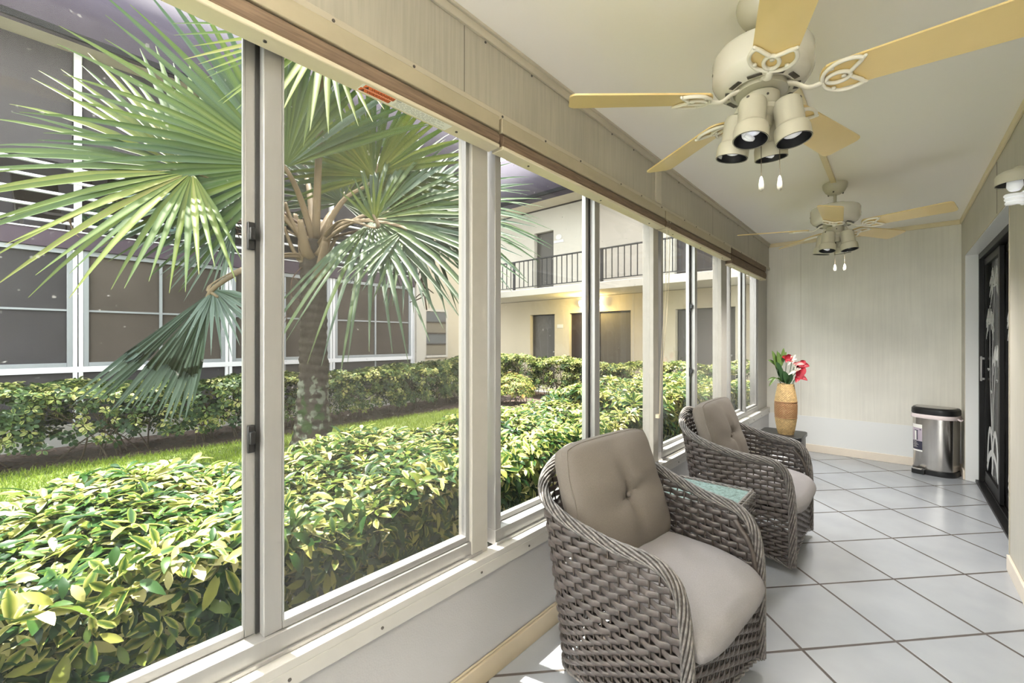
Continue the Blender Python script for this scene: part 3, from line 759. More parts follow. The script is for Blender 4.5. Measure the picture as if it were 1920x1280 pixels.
bd = vwall(0, .150, M['vase'], 'b'); bd.lathe([(0, .0005), (.062, .0005), (.0605, .004)], 40, (VX, VY, .44))
vb = part('vase_body', bd, M['vase'], vs, smooth=True)
part('woven_band', vwall(.150, .292, None, ''), M['vasedk'], vs, smooth=True, label='brown woven band')
up = vwall(.292, .447, None, ''); up.lathe([(.066, .447), (.060, .449), (.057, .44), (.06, .36), (0, .35)], 40, (VX, VY, .441))
part('vase_neck', up, M['vase'], vs, smooth=True)
for zz in (.150, .292):
    rb = B(); r_ = np.interp(zz, pz, pr) + .002
    rb.tube(np.array([(VX + r_*math.cos(a), VY + r_*math.sin(a), .441 + zz) for a in np.linspace(0, 2*PI, 60)[:-1]]), .003, 6, True)
    part('woven_cord', rb, M['vasedk'], vs, smooth=True)
ZM = .888   # mouth of the vase
def blade_leaf(b, base, tip, bend, w, up=(0, 0, 1), cup=.25, n=10):
    base, tip = Vector(base), Vector(tip); d = tip - base; side = d.cross(Vector(up)).normalized(); nn = side.cross(d).normalized()
    V = []
    for i in range(n):
        u = i/(n - 1); c = base + d*u + Vector(bend)*(4*u*(1 - u)) ; ww = w*(math.sin(PI*min(1, u*.93 + .06))**.8) if 0 < i < n - 1 else w*.05
        for s_ in (-1, -.5, 0, .5, 1): V.append(tuple(c + side*(ww*s_) + nn*(cup*ww*s_*s_)))
    F = [(i*5 + j, i*5 + j + 1, (i + 1)*5 + j + 1, (i + 1)*5 + j) for i in range(n - 1) for j in range(4)]
    b.add(V, F)
    b.add([tuple(Vector(p) - nn*.0012) for p in V], [q[::-1] for q in F])
def stem_to(b, top, r=.0028, off=(0, 0)):
    b.tube(crv([(VX + off[0], VY + off[1], ZM - .30), (VX + off[0]*1.2 + (top[0] - VX)*.25, VY + off[1]*1.2 + (top[1] - VY)*.25, ZM - .01), top], 14), r, 6)
# directions in the room: image right is about (.77,.64), towards the viewer (.64,-.77)
RX, RY = .772, .636
def fp_(r, d, z): return (VX + RX*r + .636*d, VY + RY*r - .772*d, ZM + z)
def leafspray(label, r, z, specs, m='fleaf', off=(0, 0)):
    t = thing('silk_leaf_spray', label, 'artificial leaves', (VX, VY, ZM - .30), 'silk stems standing in the wicker vase')
    top = fp_(r, specs[0][2]*.5, z); s = B(); stem_to(s, top, .0025, off); part('stem', s, M['fleafd'], t, smooth=True)
    for (r1, z1, d1, r2, z2, w) in specs:
        b = B(); a = fp_(r1, d1*.5, z1); c = fp_(r2, d1, z2); blade_leaf(b, a, c, ((0, 0, .012)), w, (.636, -.772, .3)); part('leaf', b, M[m], t, smooth=True)
    return t
leafspray('tall green silk leaves at the top left of the bouquet', -.06, .22, [(-.05, .16, .02, -.075, .285, .017), (-.05, .15, .03, -.035, .325, .018), (-.06, .12, .04, -.10, .30, .018), (-.03, .18, .0, .005, .29, .014), (-.065, .10, .02, -.135, .30, .022)], 'fleaf', (-.02, .0))
leafspray('broad dark green silk leaves low in the bouquet above the vase rim', -.02, .07, [(-.0, .0, .05, -.05, .12, .028), (-.02, .01, .03, -.09, .12, .024), (.01, .0, .06, .012, .10, .026), (-.05, .08, .05, -.115, .20, .024), (-.05, .03, .06, -.085, .17, .02)], 'fleafd', (.0, .01))
leafspray('long pale silk leaf arching out to the left over the sill', -.08, .035, [(-.03, .01, .03, -.105, .055, .010), (-.10, .055, .035, -.17, -.02, .011), (-.08, .05, .0, -.165, .03, .010)], 'fleaf', (-.02, -.01))
leafspray('lone yellow green silk leaf farthest left in the bouquet', -.10, .18, [(-.085, .16, .0, -.16, .215, .014)], 'fleaf', (-.02, .02))
def flower(name, label, r, z, d, petals, m, heart=True, off=(0, 0)):
    t = thing(name, label, 'artificial flower', (VX, VY, ZM - .30), 'silk stems standing in the wicker vase')
    c = fp_(r, d, z); s = B(); stem_to(s, c, .0026, off); part('stem', s, M['fleafd'], t, smooth=True)
    for (ar, az, ad, L_, w) in petals:
        b = B(); e = (c[0] + (RX*ar + .636*ad)*L_, c[1] + (RY*ar - .772*ad)*L_, c[2] + az*L_)
        blade_leaf(b, c, e, (0, 0, .012), w, (.636, -.772, .4), .5); part('petal', b, M[m], t, smooth=True)
    if heart:
        b = B().lathe([(0, -.004), (.006, 0), (.005, .012), (0, .018)], 10, c, (.5, -.5, .6)); part('flower_heart', b, M['fpink'], t, smooth=True)
    return t
flower('silk_red_flower', 'large red silk flower drooping lowest over the right of the vase rim', .075, .06, .05, [(.5, .85, .2, .11, .034), (.75, -.25, .5, .085, .022), (-.5, -.55, .5, .07, .024), (-.3, .7, .3, .08, .028), (.9, .35, .2, .06, .026)], 'fred', off=(.02, 0))
flower('silk_red_flower', 'red silk flower reaching out farthest right in the bouquet', .11, .155, .02, [(.9, .1, .3, .085, .026), (.6, .75, .2, .075, .024), (-.6, .5, .3, .07, .024), (.2, -.7, .5, .065, .026), (-.7, -.1, .3, .05, .02)], 'fred', off=(.025, .01))
flower('silk_red_flower', 'red silk flower near the top of the bouquet among the green leaves', -.005, .215, .02, [(-.8, .5, .2, .06, .02), (.7, .6, .2, .065, .026), (.1, .8, .3, .06, .024), (-.4, -.4, .5, .05, .02), (.6, -.2, .5, .05, .022)], 'fred', off=(-.01, .015))
flower('silk_pink_flower', 'pale pink silk petal flower resting against the red blooms on the right', .05, .17, .05, [(.95, .12, .3, .08, .016), (-.7, .2, .5, .04, .014), (.3, .6, .3, .045, .012)], 'fpink', off=(.012, -.01))
flower('silk_white_flower', 'white silk lily with narrow petals in the middle of the bouquet', .035, .20, .03, [(.4, .9, .2, .075, .009), (-.2, .95, .2, .06, .010), (-.8, -.5, .4, .055, .009), (.2, -.7, .5, .06, .010), (.8, .5, .3, .05, .008)], 'fwhite', off=(.005, .01))
flower('silk_white_flower', 'lower white silk petals below the lily, pointing left over the vase rim', .06, .115, .06, [(-.95, -.3, .3, .09, .011), (.7, .5, .3, .05, .009), (-.5, .7, .3, .10, .008)], 'fwhite', off=(.0, -.015))

# --- pedal bin
def pedal_bin():
    cx, cy = .285, 5.585
    t = thing('pedal_bin', 'stainless steel pedal bin with a black lid in the far right corner', 'trash can', (cx, cy, 0))
    F_ = Vector((-.30, -.954, 0)).normalized(); Rr = Vector((-F_.y, F_.x, 0))     # F_: front, Rr: right of the bin
    def dsec(w, d, n=30, rc=.035):
        out = []                                                   # rounded front, flat back
        for k in range(n + 1):
            a = -PI/2 + PI*k/n; out.append((math.copysign(abs(math.sin(a))**.75, math.sin(a))*w, -.02 + math.cos(a)**.8*(d) if abs(math.cos(a)) > 1e-9 else -.02))
        out += [(w, -.09), (w - .02, -.115), (-w + .02, -.115), (-w, -.09)]
        return out
    def ring(sec, z): return [tuple(Vector((cx, cy, z)) + Rr*p[0] + F_*p[1]) for p in sec]
    def shell(levels, cap0=True, cap1=True):
        b = B(); n = len(levels[0][0]); V = []
        for sec, z in levels: V += ring(sec, z)
        Fs = []
        for i in range(len(levels) - 1):
            for k in range(n): Fs.append((i*n + k, i*n + (k + 1) % n, (i + 1)*n + (k + 1) % n, (i + 1)*n + k))
        if cap0: Fs.append(tuple(range(n - 1, -1, -1)))
        if cap1: Fs.append(tuple((len(levels) - 1)*n + k for k in range(n)))
        return b.add(V, Fs)
    part('base', shell([(dsec(.163, .132), .0), (dsec(.165, .134), .004), (dsec(.163, .132), .048)]), M['black'], t)
    bo = part('body', shell([(dsec(.155, .124), .0481), (dsec(.158, .127), .06), (dsec(.162, .132), .555)], False, True), M['steel'], t, smooth=30)
    lf = B(); n = 46; V = []; sec = dsec(.166, .137)
    for (k, z) in ((1.0, .572), (1.03, .560), (1.05, .540), (1.015, .534)):
        V += [tuple(Vector((cx, cy, z + (.006*math.sin(9*i) + .004*math.sin(23*i) if k > 1.02 else 0))) + Rr*p[0]*k + F_*p[1]*k) for i, p in enumerate(sec)]
    n = len(sec); lf.add(V, [(i*n + k, i*n + (k + 1) % n, (i + 1)*n + (k + 1) % n, (i + 1)*n + k) for i in range(3) for k in range(n)])
    e = Vector((cx, cy, .548)) + Rr*.172 + F_*.02
    for q in range(3): lf.tube(crv([tuple(e), tuple(e + Rr*.018 + F_*(.01*q) + Vector((0, 0, -.01))), tuple(e + Rr*.034 + F_*(.012*q - .01) + Vector((0, 0, -.004*q)))], 6), [.007, .007, .006, .006, .005, .002], 6)
    part('bag_edge', lf, M['liner'], t, smooth=True, label='pink tinted bag edge folded over the rim')
    lid = part('lid', shell([(dsec(.168, .138), .5721), (dsec(.172, .142), .585), (dsec(.170, .140), .622), (dsec(.158, .128), .636)]), M['black'], t, smooth=35)
    part('lid_plate', shell([(dsec(.142, .112), .6361), (dsec(.140, .110), .6385)]), M['lidtop'], lid)
    # pedal on the front left
    pc = Vector((cx, cy, 0)) + F_*.118 - Rr*.085
    pd = B().obox(tuple(pc + Vector((0, 0, .026))), Rr, F_, (0, 0, 1), .048, .030, .024)
    pp = part('pedal_housing', pd, M['black'], t, bevel=.006)
    part('pedal', B().obox(tuple(pc + F_*.026 + Vector((0, 0, .052))), Rr, F_, (0, 0, 1), .034, .022, .005), M['steel'], pp, bevel=.002)
    # product label, follows the curve of the body
    def lab(name, a0, a1, z0, z1, m, k, parent):
        b = B(); V = []; nn = 12
        for i in range(nn):
            a = R(a0 + (a1 - a0)*i/(nn - 1)); sx = math.copysign(abs(math.sin(a))**.75, math.sin(a))
            for z in (z0, z1):
                w, d = np.interp(z, [.06, .555], [.158, .162]), np.interp(z, [.06, .555], [.127, .132])
                p = Vector((cx, cy, z)) + Rr*(sx*w*1.0) + F_*(-.02 + math.cos(a)**.8*d)
                nrm_ = (Rr*math.sin(a) + F_*math.cos(a)); p += nrm_*k; V.append(tuple(p))
        b.add(V, [(2*i, 2*i + 2, 2*i + 3, 2*i + 1) for i in range(nn - 1)])
        V2 = [tuple(Vector(p) - Vector((Rr*math.sin(0) + F_))*.0004) for p in V]
        return part(name, b, m, parent, smooth=True)
    A0, A1 = -60, -16
    l = lab('paper_label', A0, A1, .21, .47, M['sticker'], .0010, bo); l['label'] = 'white, lilac and navy product label'
    lab('label_picture', A0, A1, .31, .435, M['purple'], .0016, l)
    lab('label_text_block', A0, A1, .225, .309, M['navy'], .0016, l)
    lab('printed_bin', -44, -36, .318, .405, M['sticker'], .0022, l); lab('printed_bin', -36, -31, .318, .405, M['navy'], .0022, l); lab('printed_bin', -46, -30, .405, .412, M['navy'], .0023, l)
    lab('printed_mark', -24, -19, .415, .424, M['navy'], .0022, l); lab('printed_mark', -58, -54, .415, .428, M['liner'], .0022, l)
    for i, z in enumerate((.298, .286, .274, .262, .25)): lab('printed_line', -52 + 3*(i % 2), -36 + 4*(i % 3), z - .003, z + .002, M['greyink'], .0022, l)
    lab('printed_strip', -50, -20, .216, .224, M['sticker'], .0022, l)
pedal_bin()

# ================================================================== CEILING FANS
def ceiling_fan(label):
    t = thing('ceiling_fan', label, 'ceiling fan', (0, 0, 0), 'five bladed ceiling fans')
    part('canopy', B().lathe([(.0, 0), (.078, 0), (.080, -.012), (.076, -.035), (.062, -.062), (.040, -.080), (.022, -.086), (0, -.086)], 36), M['fancream'], t)
    part('downrod', B().lathe([(.0105, -.06), (.0105, -.165)], 16).lathe([(.0, -.142), (.022, -.142), (.024, -.150), (.022, -.162), (0, -.162)], 20), M['fancream'], t)
    for a in (40, 160, 280): part('canopy_screw', B().lathe([(.0, 0), (.006, 0), (.006, .007), (0, .008)], 8, (.050*math.cos(R(a)), .050*math.sin(R(a)), -.072), (math.cos(R(a)), math.sin(R(a)), -.6)), M['nail'], t)
    mh = B().lathe([(.0, -.160), (.055, -.160), (.115, -.168), (.149, -.180), (.158, -.196), (.158, -.262), (.154, -.272), (.143, -.288), (.125, -.302), (.098, -.310), (.090, -.306), (.086, -.296), (.0, -.296)], 56)
    mo = part('motor_housing', mh, M['fanwht'], t, smooth=35)
    for k in range(10):                                            # dark vent slots round the underside and screws on the drum
        a = R(36*k + 18); c_, s_ = math.cos(a), math.sin(a)
        part('vent_slot', B().obox((.108*c_, .108*s_, -.3083), (c_, s_, 0), (-s_, c_, 0), (0, 0, 1), .008, .022, .0012), M['nail'], mo)
    for k in range(4):
        a = R(90*k + 25); part('drum_screw', B().lathe([(0, 0), (.005, 0), (.005, .002), (0, .003)], 8, (.1575*math.cos(a), .1575*math.sin(a), -.235), (math.cos(a), math.sin(a), 0)), M['nail'], mo)
    hub = B().lathe([(0, -.296), (.082, -.297), (.082, -.318), (.060, -.322), (0, -.322)], 36)
    part('flywheel', hub, M['fancream'], t)
    swh = part('switch_housing', B().lathe([(0, -.322), (.050, -.323), (.058, -.330), (.058, -.372), (.062, -.378), (.060, -.392), (.044, -.404), (.036, -.408), (.034, -.430), (.030, -.437), (0, -.438)], 36), M['fancream'], t)
    part('housing_screw', B().lathe([(0, 0), (.004, 0), (.004, .002), (0, .003)], 8, (.058*math.cos(R(-60)), .058*math.sin(R(-60)), -.35), (math.cos(R(-60)), math.sin(R(-60)), 0)), M['nail'], swh)
    # blades: the first is built, the others copied
    def outline():
        w0, w1, r0, r1 = .058, .072, .175, .665
        P = []
        for k in range(9): a = PI/2 + PI*k/8; P.append((r0 + .03 + .035*math.cos(a), w0*math.sin(a)))
        c = .028
        for (x, y, a0) in ((r1 - c, -w1 + c, -90), (r1 - c, w1 - c, 0)):
            for k in range(7): a = R(a0 + 15*k); P.append((x + c*math.cos(a) + (.010*(1 - (y/.05)**2) if False else 0), y + c*math.sin(a)))
        return P
    pit = R(-13)
    def tw(p): # pitch about the blade's long axis, at the blade height
        x, y, z = p; return (x, y*math.cos(pit) - z*math.sin(pit), y*math.sin(pit) + z*math.cos(pit) - .338 + .004)
    bl = B(); poly = outline(); n = len(poly)
    V = [tw((x, y, -.003)) for x, y in poly] + [tw((x, y, .003)) for x, y in poly]
    bl.add(V, [tuple(range(n - 1, -1, -1)), tuple(range(n, 2*n))] + [(i, (i + 1) % n, n + (i + 1) % n, n + i) for i in range(n)])
    blade0 = part('blade', bl, M['blade'], t, smooth=25)
    ir = B()
    def loopt(pts, r=.0062, closed=True):
        Q = np.array(pts + ([pts[0]] if closed else []), float); Q = crv(Q, 40)
        ir.tube(np.array([tw((p[0], p[1], -.0095)) for p in Q]), r, 8)
    for sg in (1, -1):                                             # two pointed petals and a central ring, as cast
        loopt([(.176, 0), (.186, sg*.034), (.215, sg*.058), (.250, sg*.064), (.282, sg*.050), (.262, sg*.022), (.247, sg*.004)], closed=False)
        loopt([(.282, sg*.050), (.290, sg*.056), (.283, sg*.047)], .005, closed=False)
    loopt([(.188 + .032*(1 - math.cos(a)), .021*math.sin(a), 0) for a in np.linspace(0, 2*PI, 13)[:-1]])
    arm = crv([(.070, 0, -.307), (.100, 0, -.318), (.140, 0, -.346), (.178, 0, -.3445)], 16)
    T_, N1, N2 = frames(arm); ir.sweep(arm, np.tile([0., 1, 0], (16, 1)), np.cross(T_, np.tile([0., 1, 0], (16, 1))), np.linspace(.016, .010, 16), np.linspace(.007, .006, 16), 10)
    for (x, y) in ((.205, .045), (.205, -.045), (.235, 0)):
        c = tw((x, y, -.008)); ir.lathe([(0, -.006), (.007, -.005), (.007, .003), (0, .004)], 10, c)
    part('blade_bracket', ir, M['bladeiron'], blade0, smooth=True)
    for k in range(1, 5):
        c = copy_tree(blade0, t); c.rotation_euler = (0, 0, R(72*k))
    # four spot shades
    for k in range(4):
        a = R(90*k - 8); tlt = R(9); ax = Vector((math.sin(tlt)*math.cos(a), math.sin(tlt)*math.sin(a), -math.cos(tlt)))
        o = Vector((.078*math.cos(a), .078*math.sin(a), -.368)); cfl = k % 2 == 1
        shd = B().lathe([(0, .0), (.030, .001), (.040, .008), (.0435, .020), (.0435, .088), (.046, .094), (.052, .100), (.0545, .112), (.0545, .146), (.0515, .147), (.0515, .1462)], 40, o, ax, False)
        sh = part('lamp_shade', shd, M['fancream'], t, smooth=30)
        part('shade_liner', B().lathe([(.0535, .1475), (.0545, .1462), (.0510, .1445), (.0505, .115), (.042, .096), (.040, .062), (0, .06)], 40, o, ax, False), M['black'], sh, smooth=30)
        sh_arm = B().tube(np.array([(.03*math.cos(a), .03*math.sin(a), -.384), (.078*math.cos(a), .078*math.sin(a), -.372)]), .012, 10)
        part('shade_arm', sh_arm, M['fancream'], sh, smooth=True)
        kn = Vector((math.cos(a), math.sin(a), 0)); kp = o + ax*.012 + kn*.034
        part('shade_knob', B().lathe([(0, -.004), (.005, -.004), (.005, .010), (0, .011)], 10, tuple(kp), tuple(kn + Vector((0, 0, .5)))), M['nail'], sh)
        if cfl:
            bb = B(); Z = ax; X = Z.orthogonal().normalized(); Y = Z.cross(X)
            Q = [o + Z*(.085 + .045*u) + (X*math.cos(2*PI*2.4*u) + Y*math.sin(2*PI*2.4*u))*.021 for u in np.linspace(0, 1, 60)]
            bb.tube(np.array([tuple(q) for q in Q]), .0075, 8); bb.lathe([(0, .06), (.022, .06), (.024, .08), (.012, .09), (0, .09)], 20, o, ax)
            bb.tube(crv([tuple(o + Z*.13 + X*.02), tuple(o + Z*.137), tuple(o + Z*.13 - X*.015 + Y*.012)], 12), .0075, 8)
            part('bulb', bb, M['bulb'], sh, smooth=True, label='white spiral bulb')
        else:
            part('bulb', B().lathe([(0, .134), (.014, .132), (.027, .125), (.034, .113), (.036, .104), (.028, .085), (.02, .06)], 28, o, ax), M['bulb'], sh, smooth=True, label='frosted round bulb')
            u0 = Vector((0, 0, 1)).cross(ax).normalized()
            st = B(); V = []
            for q in range(7):
                aa = -.35 + .7*q/6; 
                rad = (ax.cross(u0)).normalized()
                for zz in (.126, .137):
                    rr = .0485 + .0022*(zz - .126)/.0111 - .0012
                    V.append(tuple(o + ax*zz + (rad*math.cos(aa) + u0*math.sin(aa))*rr))
            st.add(V, [(2*q, 2*q + 2, 2*q + 3, 2*q + 1) for q in range(6)])
            part('rating_sticker', st, M['sticker'], sh)
    for (x, y, z0, z1) in ((.0, .0, -.438, -.655), (.052, .03, -.365, -.655)):
        c = B(); z = z0
        if x == 0: c.lathe([(0, 0), (.007, -.001), (.008, -.012), (0, -.016)], 10, (x, y, z0))
        while z > z1 + .05: c.lathe([(0, .0018), (.0016, .0008), (.0016, -.0008), (0, -.0018)], 5, (x, y, z)); z -= .0042
        c.tube(np.array([(x, y, z0), (x, y, z1 + .045)]), .0006, 4)
        pc = part('pull_chain', c, M['chain'], t, smooth=True)
        part('pull_knob', B().lathe([(0, .052), (.003, .050), (.006, .040), (.0085, .022), (.008, .008), (.004, .001), (0, 0)], 14, (x, y, z1)), M['knob'], pc, smooth=True)
    return t
FILL_W = 5
fan = ceiling_fan('nearest ceiling fan with yellowed blades and four spot shades, cut by the top edge')
fan2 = copy_tree(fan); fan2['label'] = 'farther ceiling fan with yellowed blades, in front of the end wall'
fan.location = (-.36, 1.63, ZC); fan.rotation_euler = (0, 0, R(2))
fan2.location = (-.352, 3.87, ZC); fan2.rotation_euler = (0, 0, R(-15))

# wall lamp on the door wall, cut by the right edge
wlp = thing('wall_lamp', 'cream wall lamp with a spiral bulb high on the door wall, at the right edge', 'wall lamp', (XR, 2.93, 2.05))
part('wall_plate', B().lathe([(0, 0), (.055, 0), (.055, .012), (.03, .022), (0, .022)], 28, (XR, 2.93, 2.06), (-1, 0, 0)).tube(crv([(XR - .02, 2.93, 2.06), (XR - .05, 2.93, 2.075), (.425, 2.93, 2.068)], 10), .012, 10), M['fancream'], wlp)
ws = part('lamp_shade', B().lathe([(0, .062), (.045, .060), (.060, .050), (.066, .040), (.068, 0), (.065, -.0005), (.064, .004), (.060, .044), (0, .05)], 40, (.425, 2.93, 2.005), cap=False), M['fancream'], wlp, smooth=30)
part('shade_liner', B().lathe([(.0665, -.001), (.063, .004), (.056, .032), (0, .036)], 36, (.425, 2.93, 2.005), cap=False), M['black'], ws, smooth=30)
q = B().lathe([(0, .02), (.026, .02), (.028, -.012), (.020, -.028), (.014, -.032), (0, -.032)], 24, (.425, 2.93, 2.005))
q.tube(np.array([(.425 + (.030 - .006*u)*math.cos(2*PI*3*u), 2.93 + (.030 - .006*u)*math.sin(2*PI*3*u), 1.962 - .052*u) for u in np.linspace(0, 1, 90)]), .0085, 8)
sbu = part('bulb', q, M['bulb'], wlp, smooth=50, label='white spiral bulb')
for k_ in range(4): part('bulb_print', B().obox((.425 - .0262*math.sin(.15 + .16*k_), 2.93 - .0262*math.cos(.15 + .16*k_), 1.996), (math.cos(.15 + .16*k_), -math.sin(.15 + .16*k_), 0), (0, 0, 1), (math.sin(.15 + .16*k_), math.cos(.15 + .16*k_), 0), .0012, .004, .0006), M['greyink'], sbu)

for root in (fan, fan2):                                        # fill spots added under the shades; the bulbs themselves are off
    for k in range(4):
        a = root.rotation_euler.z + R(90*k - 8); l = bpy.data.lights.new('fill_spot', 'SPOT'); l.energy = FILL_W*(.6 if root is fan else 3.4); l.color = (1, .96, .91)
        l.spot_size = R(152); l.spot_blend = .8; l.shadow_soft_size = .035
        o = bpy.data.objects.new('fill_spot', l); C.objects.link(o)
        o.location = (root.location.x + .103*math.cos(a), root.location.y + .103*math.sin(a), ZC - .525); o.rotation_euler = (0, 0, 0)
# unseen uplighter, added to brighten the inside of the porch
tl_ = thing('added_lamp', 'unseen uplighter lamp added behind the viewer as fill light', 'floor lamp', (.20, -1.1, 0))
part('lamp_base', B().lathe([(0, 0.0005), (.14, .0005), (.14, .015), (.03, .03), (0, .03)], 30, (.20, -1.1, 0)), M['black'], tl_)
part('pole', B().lathe([(.011, .03), (.011, 1.62)], 14, (.20, -1.1, 0)), M['black'], tl_)
part('lamp_shade', B().lathe([(.012, 1.60), (.06, 1.62), (.11, 1.69), (.13, 1.75), (.127, 1.75), (.107, 1.695), (.055, 1.63), (0, 1.625)], 36, (.20, -1.1, 0), cap=False), M['fancream'], tl_, smooth=30)
part('bulb', B().lathe([(0, 1.63), (.02, 1.64), (.035, 1.68), (.025, 1.71), (0, 1.72)], 20, (.20, -1.1, 0)), emit('fill_bulb', (1, .96, .9), 6), tl_, smooth=True)
UPW = 380
l = bpy.data.lights.new('added_uplight', 'SPOT'); l.energy = UPW; l.color = (1, .965, .91); l.spot_size = R(160); l.spot_blend = .6; l.shadow_soft_size = .11
o = bpy.data.objects.new('added_uplight', l); C.objects.link(o); o.location = (.20, -1.1, 1.74); o.rotation_euler = (PI, 0, 0)
# ================================================================== OUTSIDE: GROUND
GZ = -.05
struct('ground', B().box(-14, -9, GZ - .3, XL - .1, 14, GZ), M['mulch'], label='red brown mulch bed between the buildings')
struct('ground_bounce', B().box(XL - .0999, -14, GZ - .3, 12, YF - .1001, GZ - .02).box(XR + .2001, YF - .1, GZ - .3, 12, 2.39, GZ - .02), M['concrete'], label='unseen pale paving added outside the porch to bounce daylight in')  # pale ground out of view, added to bounce sunlight onto the ceiling
lawn = thing('lawn', 'strip of short green grass curving between the hedges and round the palm', 'lawn', (-4.5, 1.5, GZ), kind='stuff')
far = [(-6.9, -6), (-6.75, .2), (-6.5, 1.8), (-6.55, 3.0), (-6.55, 4.4), (-6.4, 5.4), (-5.9, 5.9), (-5.3, 5.65)]
near = [(-5.15, 4.9), (-5.3, 4.2), (-5.35, 3.4), (-5.0, 3.0), (-4.95, 2.6), (-4.75, 2.0), (-4.9, 1.5), (-4.0, 1.1), (-2.2, .9), (-1.9, -1), (-1.9, -6)]
lp = far + near
part('turf', B().prism(lp, GZ, GZ + .012), M['lawn'], lawn)
def inside(x, y):
    c = False; j = len(lp) - 1
    for i in range(len(lp)):
        xi, yi = lp[i]; xj, yj = lp[j]
        if (yi > y) != (yj > y) and x < (xj - xi)*(y - yi)/(yj - yi) + xi: c = not c
        j = i
    return c
def grass():
    n = 52000; V = np.zeros((n, 4, 3)); T = np.zeros((n, 4)); k = 0
    while k < n:
        x = random.uniform(-6.9, -1.9); y = random.uniform(-1.6, 5.9)
        if not inside(x, y): continue
        h = random.uniform(.02, .065); a = random.uniform(0, PI); w = .0035; lx, ly = random.gauss(0, .022), random.gauss(0, .022)
        dx, dy = w*math.cos(a), w*math.sin(a)
        V[k] = [(x - dx, y - dy, GZ + .01), (x + dx, y + dy, GZ + .01), (x + dx*.3 + lx, y + dy*.3 + ly, GZ + .01 + h), (x - dx*.3 + lx, y - dy*.3 + ly, GZ + .01 + h)]
        t = min(1, max(.02, random.gauss(.45, .22))); T[k] = t; k += 1
    b = B(); b.add(V.reshape(-1, 3), [(4*i, 4*i + 1, 4*i + 2, 4*i + 3) for i in range(n)], T.ravel())
    o = part('grass_blades', b, M['grass'], lawn, smooth=False); o['kind'] = 'stuff'
grass()
def chips():
    b = B()
    for _ in range(5200):
        x, y = random.uniform(-8, -1.4), random.uniform(-1, 8.2)
        if inside(x, y): continue
        a = random.uniform(0, PI); L_, w = random.uniform(.015, .05), random.uniform(.004, .01)
        b.obox((x, y, GZ + random.uniform(.002, .02)), (math.cos(a), math.sin(a), random.uniform(-.3, .3)), (-math.sin(a), math.cos(a), random.uniform(-.3, .3)), (0, 0, 1), L_, w, .003)
    tag(part('mulch_chips', b, mat('mulch_chip', (.11, .07, .052), .95, noise=(20, .7)), smooth=False), 'loose shredded bark scattered over the planting beds', 'mulch', kind='stuff')
chips()

# ------------------------------------------------------------------ foliage
def whorl(n=7, L=.075, w=.02, droop=.35, pet=.02, tints=(.3, .8)):
    """one umbrella of leaflets, unit frame: stalk end at the origin, +z away from the stalk"""
    V = []; F = []; T = []; a0 = random.uniform(0, 6.28)
    base = random.uniform(*tints)
    for k in range(n):
        a = a0 + 2*PI*k/n + random.uniform(-.2, .2); ln = L*random.uniform(.75, 1.1); dr = droop*random.uniform(.5, 1.5); ww = w*random.uniform(.8, 1.15)
        c, s = math.cos(a), math.sin(a); o = len(V); mode = random.random()
        tb = min(1, max(0, base + random.gauss(0, .14)))
        for i, (u, f) in enumerate(((0, .12), (.3, .8), (.62, 1.0), (.85, .62), (1, .06))):
            r = pet + ln*u; z = .012 + ln*(.18*u - dr*u*u)
            for q in (-1, 0, 1):
                x, y = r*c - s*q*ww*f, r*s + c*q*ww*f
                V.append((x, y, z + abs(q)*ww*.28*f))
                e = tb
                if mode < .45: e = tb + (.34 if q else -.22)      # green heart, yellow edge
                elif mode < .6: e = tb - .3
                T.append(min(1, max(.001, e)))
        for i in range(4):
            for q in range(2): F.append((o + i*3 + q, o + (i + 1)*3 + q, o + (i + 1)*3 + q + 1, o + i*3 + q + 1))
    return np.array(V), F, np.array(T)
def rotmats(up, n):
    up = up/np.linalg.norm(up, axis=1, keepdims=True)
    r = RNG.normal(size=(n, 3)); x = r - up*(r*up).sum(1, keepdims=True); x /= np.linalg.norm(x, axis=1, keepdims=True)
    return np.stack([x, np.cross(up, x), up], 2)
def scatter(b, temps, pos, up, scale, dt=None):
    n = len(pos); Rm = rotmats(up, n); pick = RNG.integers(0, len(temps), n)
    for ti, (V, F, T) in enumerate(temps):
        idx = np.where(pick == ti)[0]
        if not len(idx): continue
        W = np.einsum('nij,vj->nvi', Rm[idx]*scale[idx, None, None], V) + pos[idx, None, :]
        TT = np.tile(T, (len(idx), 1))
        if dt is not None: TT = np.clip(TT + dt[idx, None], .001, 1)
        o = b.n; nv = len(V)
        b.v.append(W.reshape(-1, 3)); b.t.append(TT.ravel()); Fa = np.array(F)
        FF = (Fa[None] + (np.arange(len(idx))*nv)[:, None, None] + o).reshape(-1, Fa.shape[1])
        b.f.extend(map(tuple, FF.tolist())); b.n += nv*len(idx)
def branches(b, x0, x1, y0, y1, z0, z1, n, r=.011, sub=3):
    for _ in range(n):
        bx, by = random.uniform(x0 + .25*(x1 - x0), x1 - .25*(x1 - x0)), random.uniform(y0 + .1*(y1 - y0), y1 - .1*(y1 - y0))
        tx, ty, tz = random.uniform(x0, x1), random.uniform(y0, y1), random.uniform(.75, .95)*(z1 - z0) + z0
        P = crv([(bx, by, z0), (bx + (tx - bx)*.35 + random.gauss(0, .04), by + (ty - by)*.3 + random.gauss(0, .04), z0 + (tz - z0)*.45), (tx, ty, tz)], 12)
        b.tube(P, np.linspace(r, r*.45, 12), 6)
        for _ in range(sub):
            i = random.randint(3, 9); p = P[i]; e = p + np.array([random.gauss(0, .16), random.gauss(0, .16), random.uniform(.05, .25)]); e[2] = min(e[2], z1 - .02); e[0] = min(max(e[0], x0), x1)
            b.tube(crv([p, (p + e)/2 + np.array([0, 0, -.02]), e], 7), np.linspace(r*.5, r*.25, 7), 5)
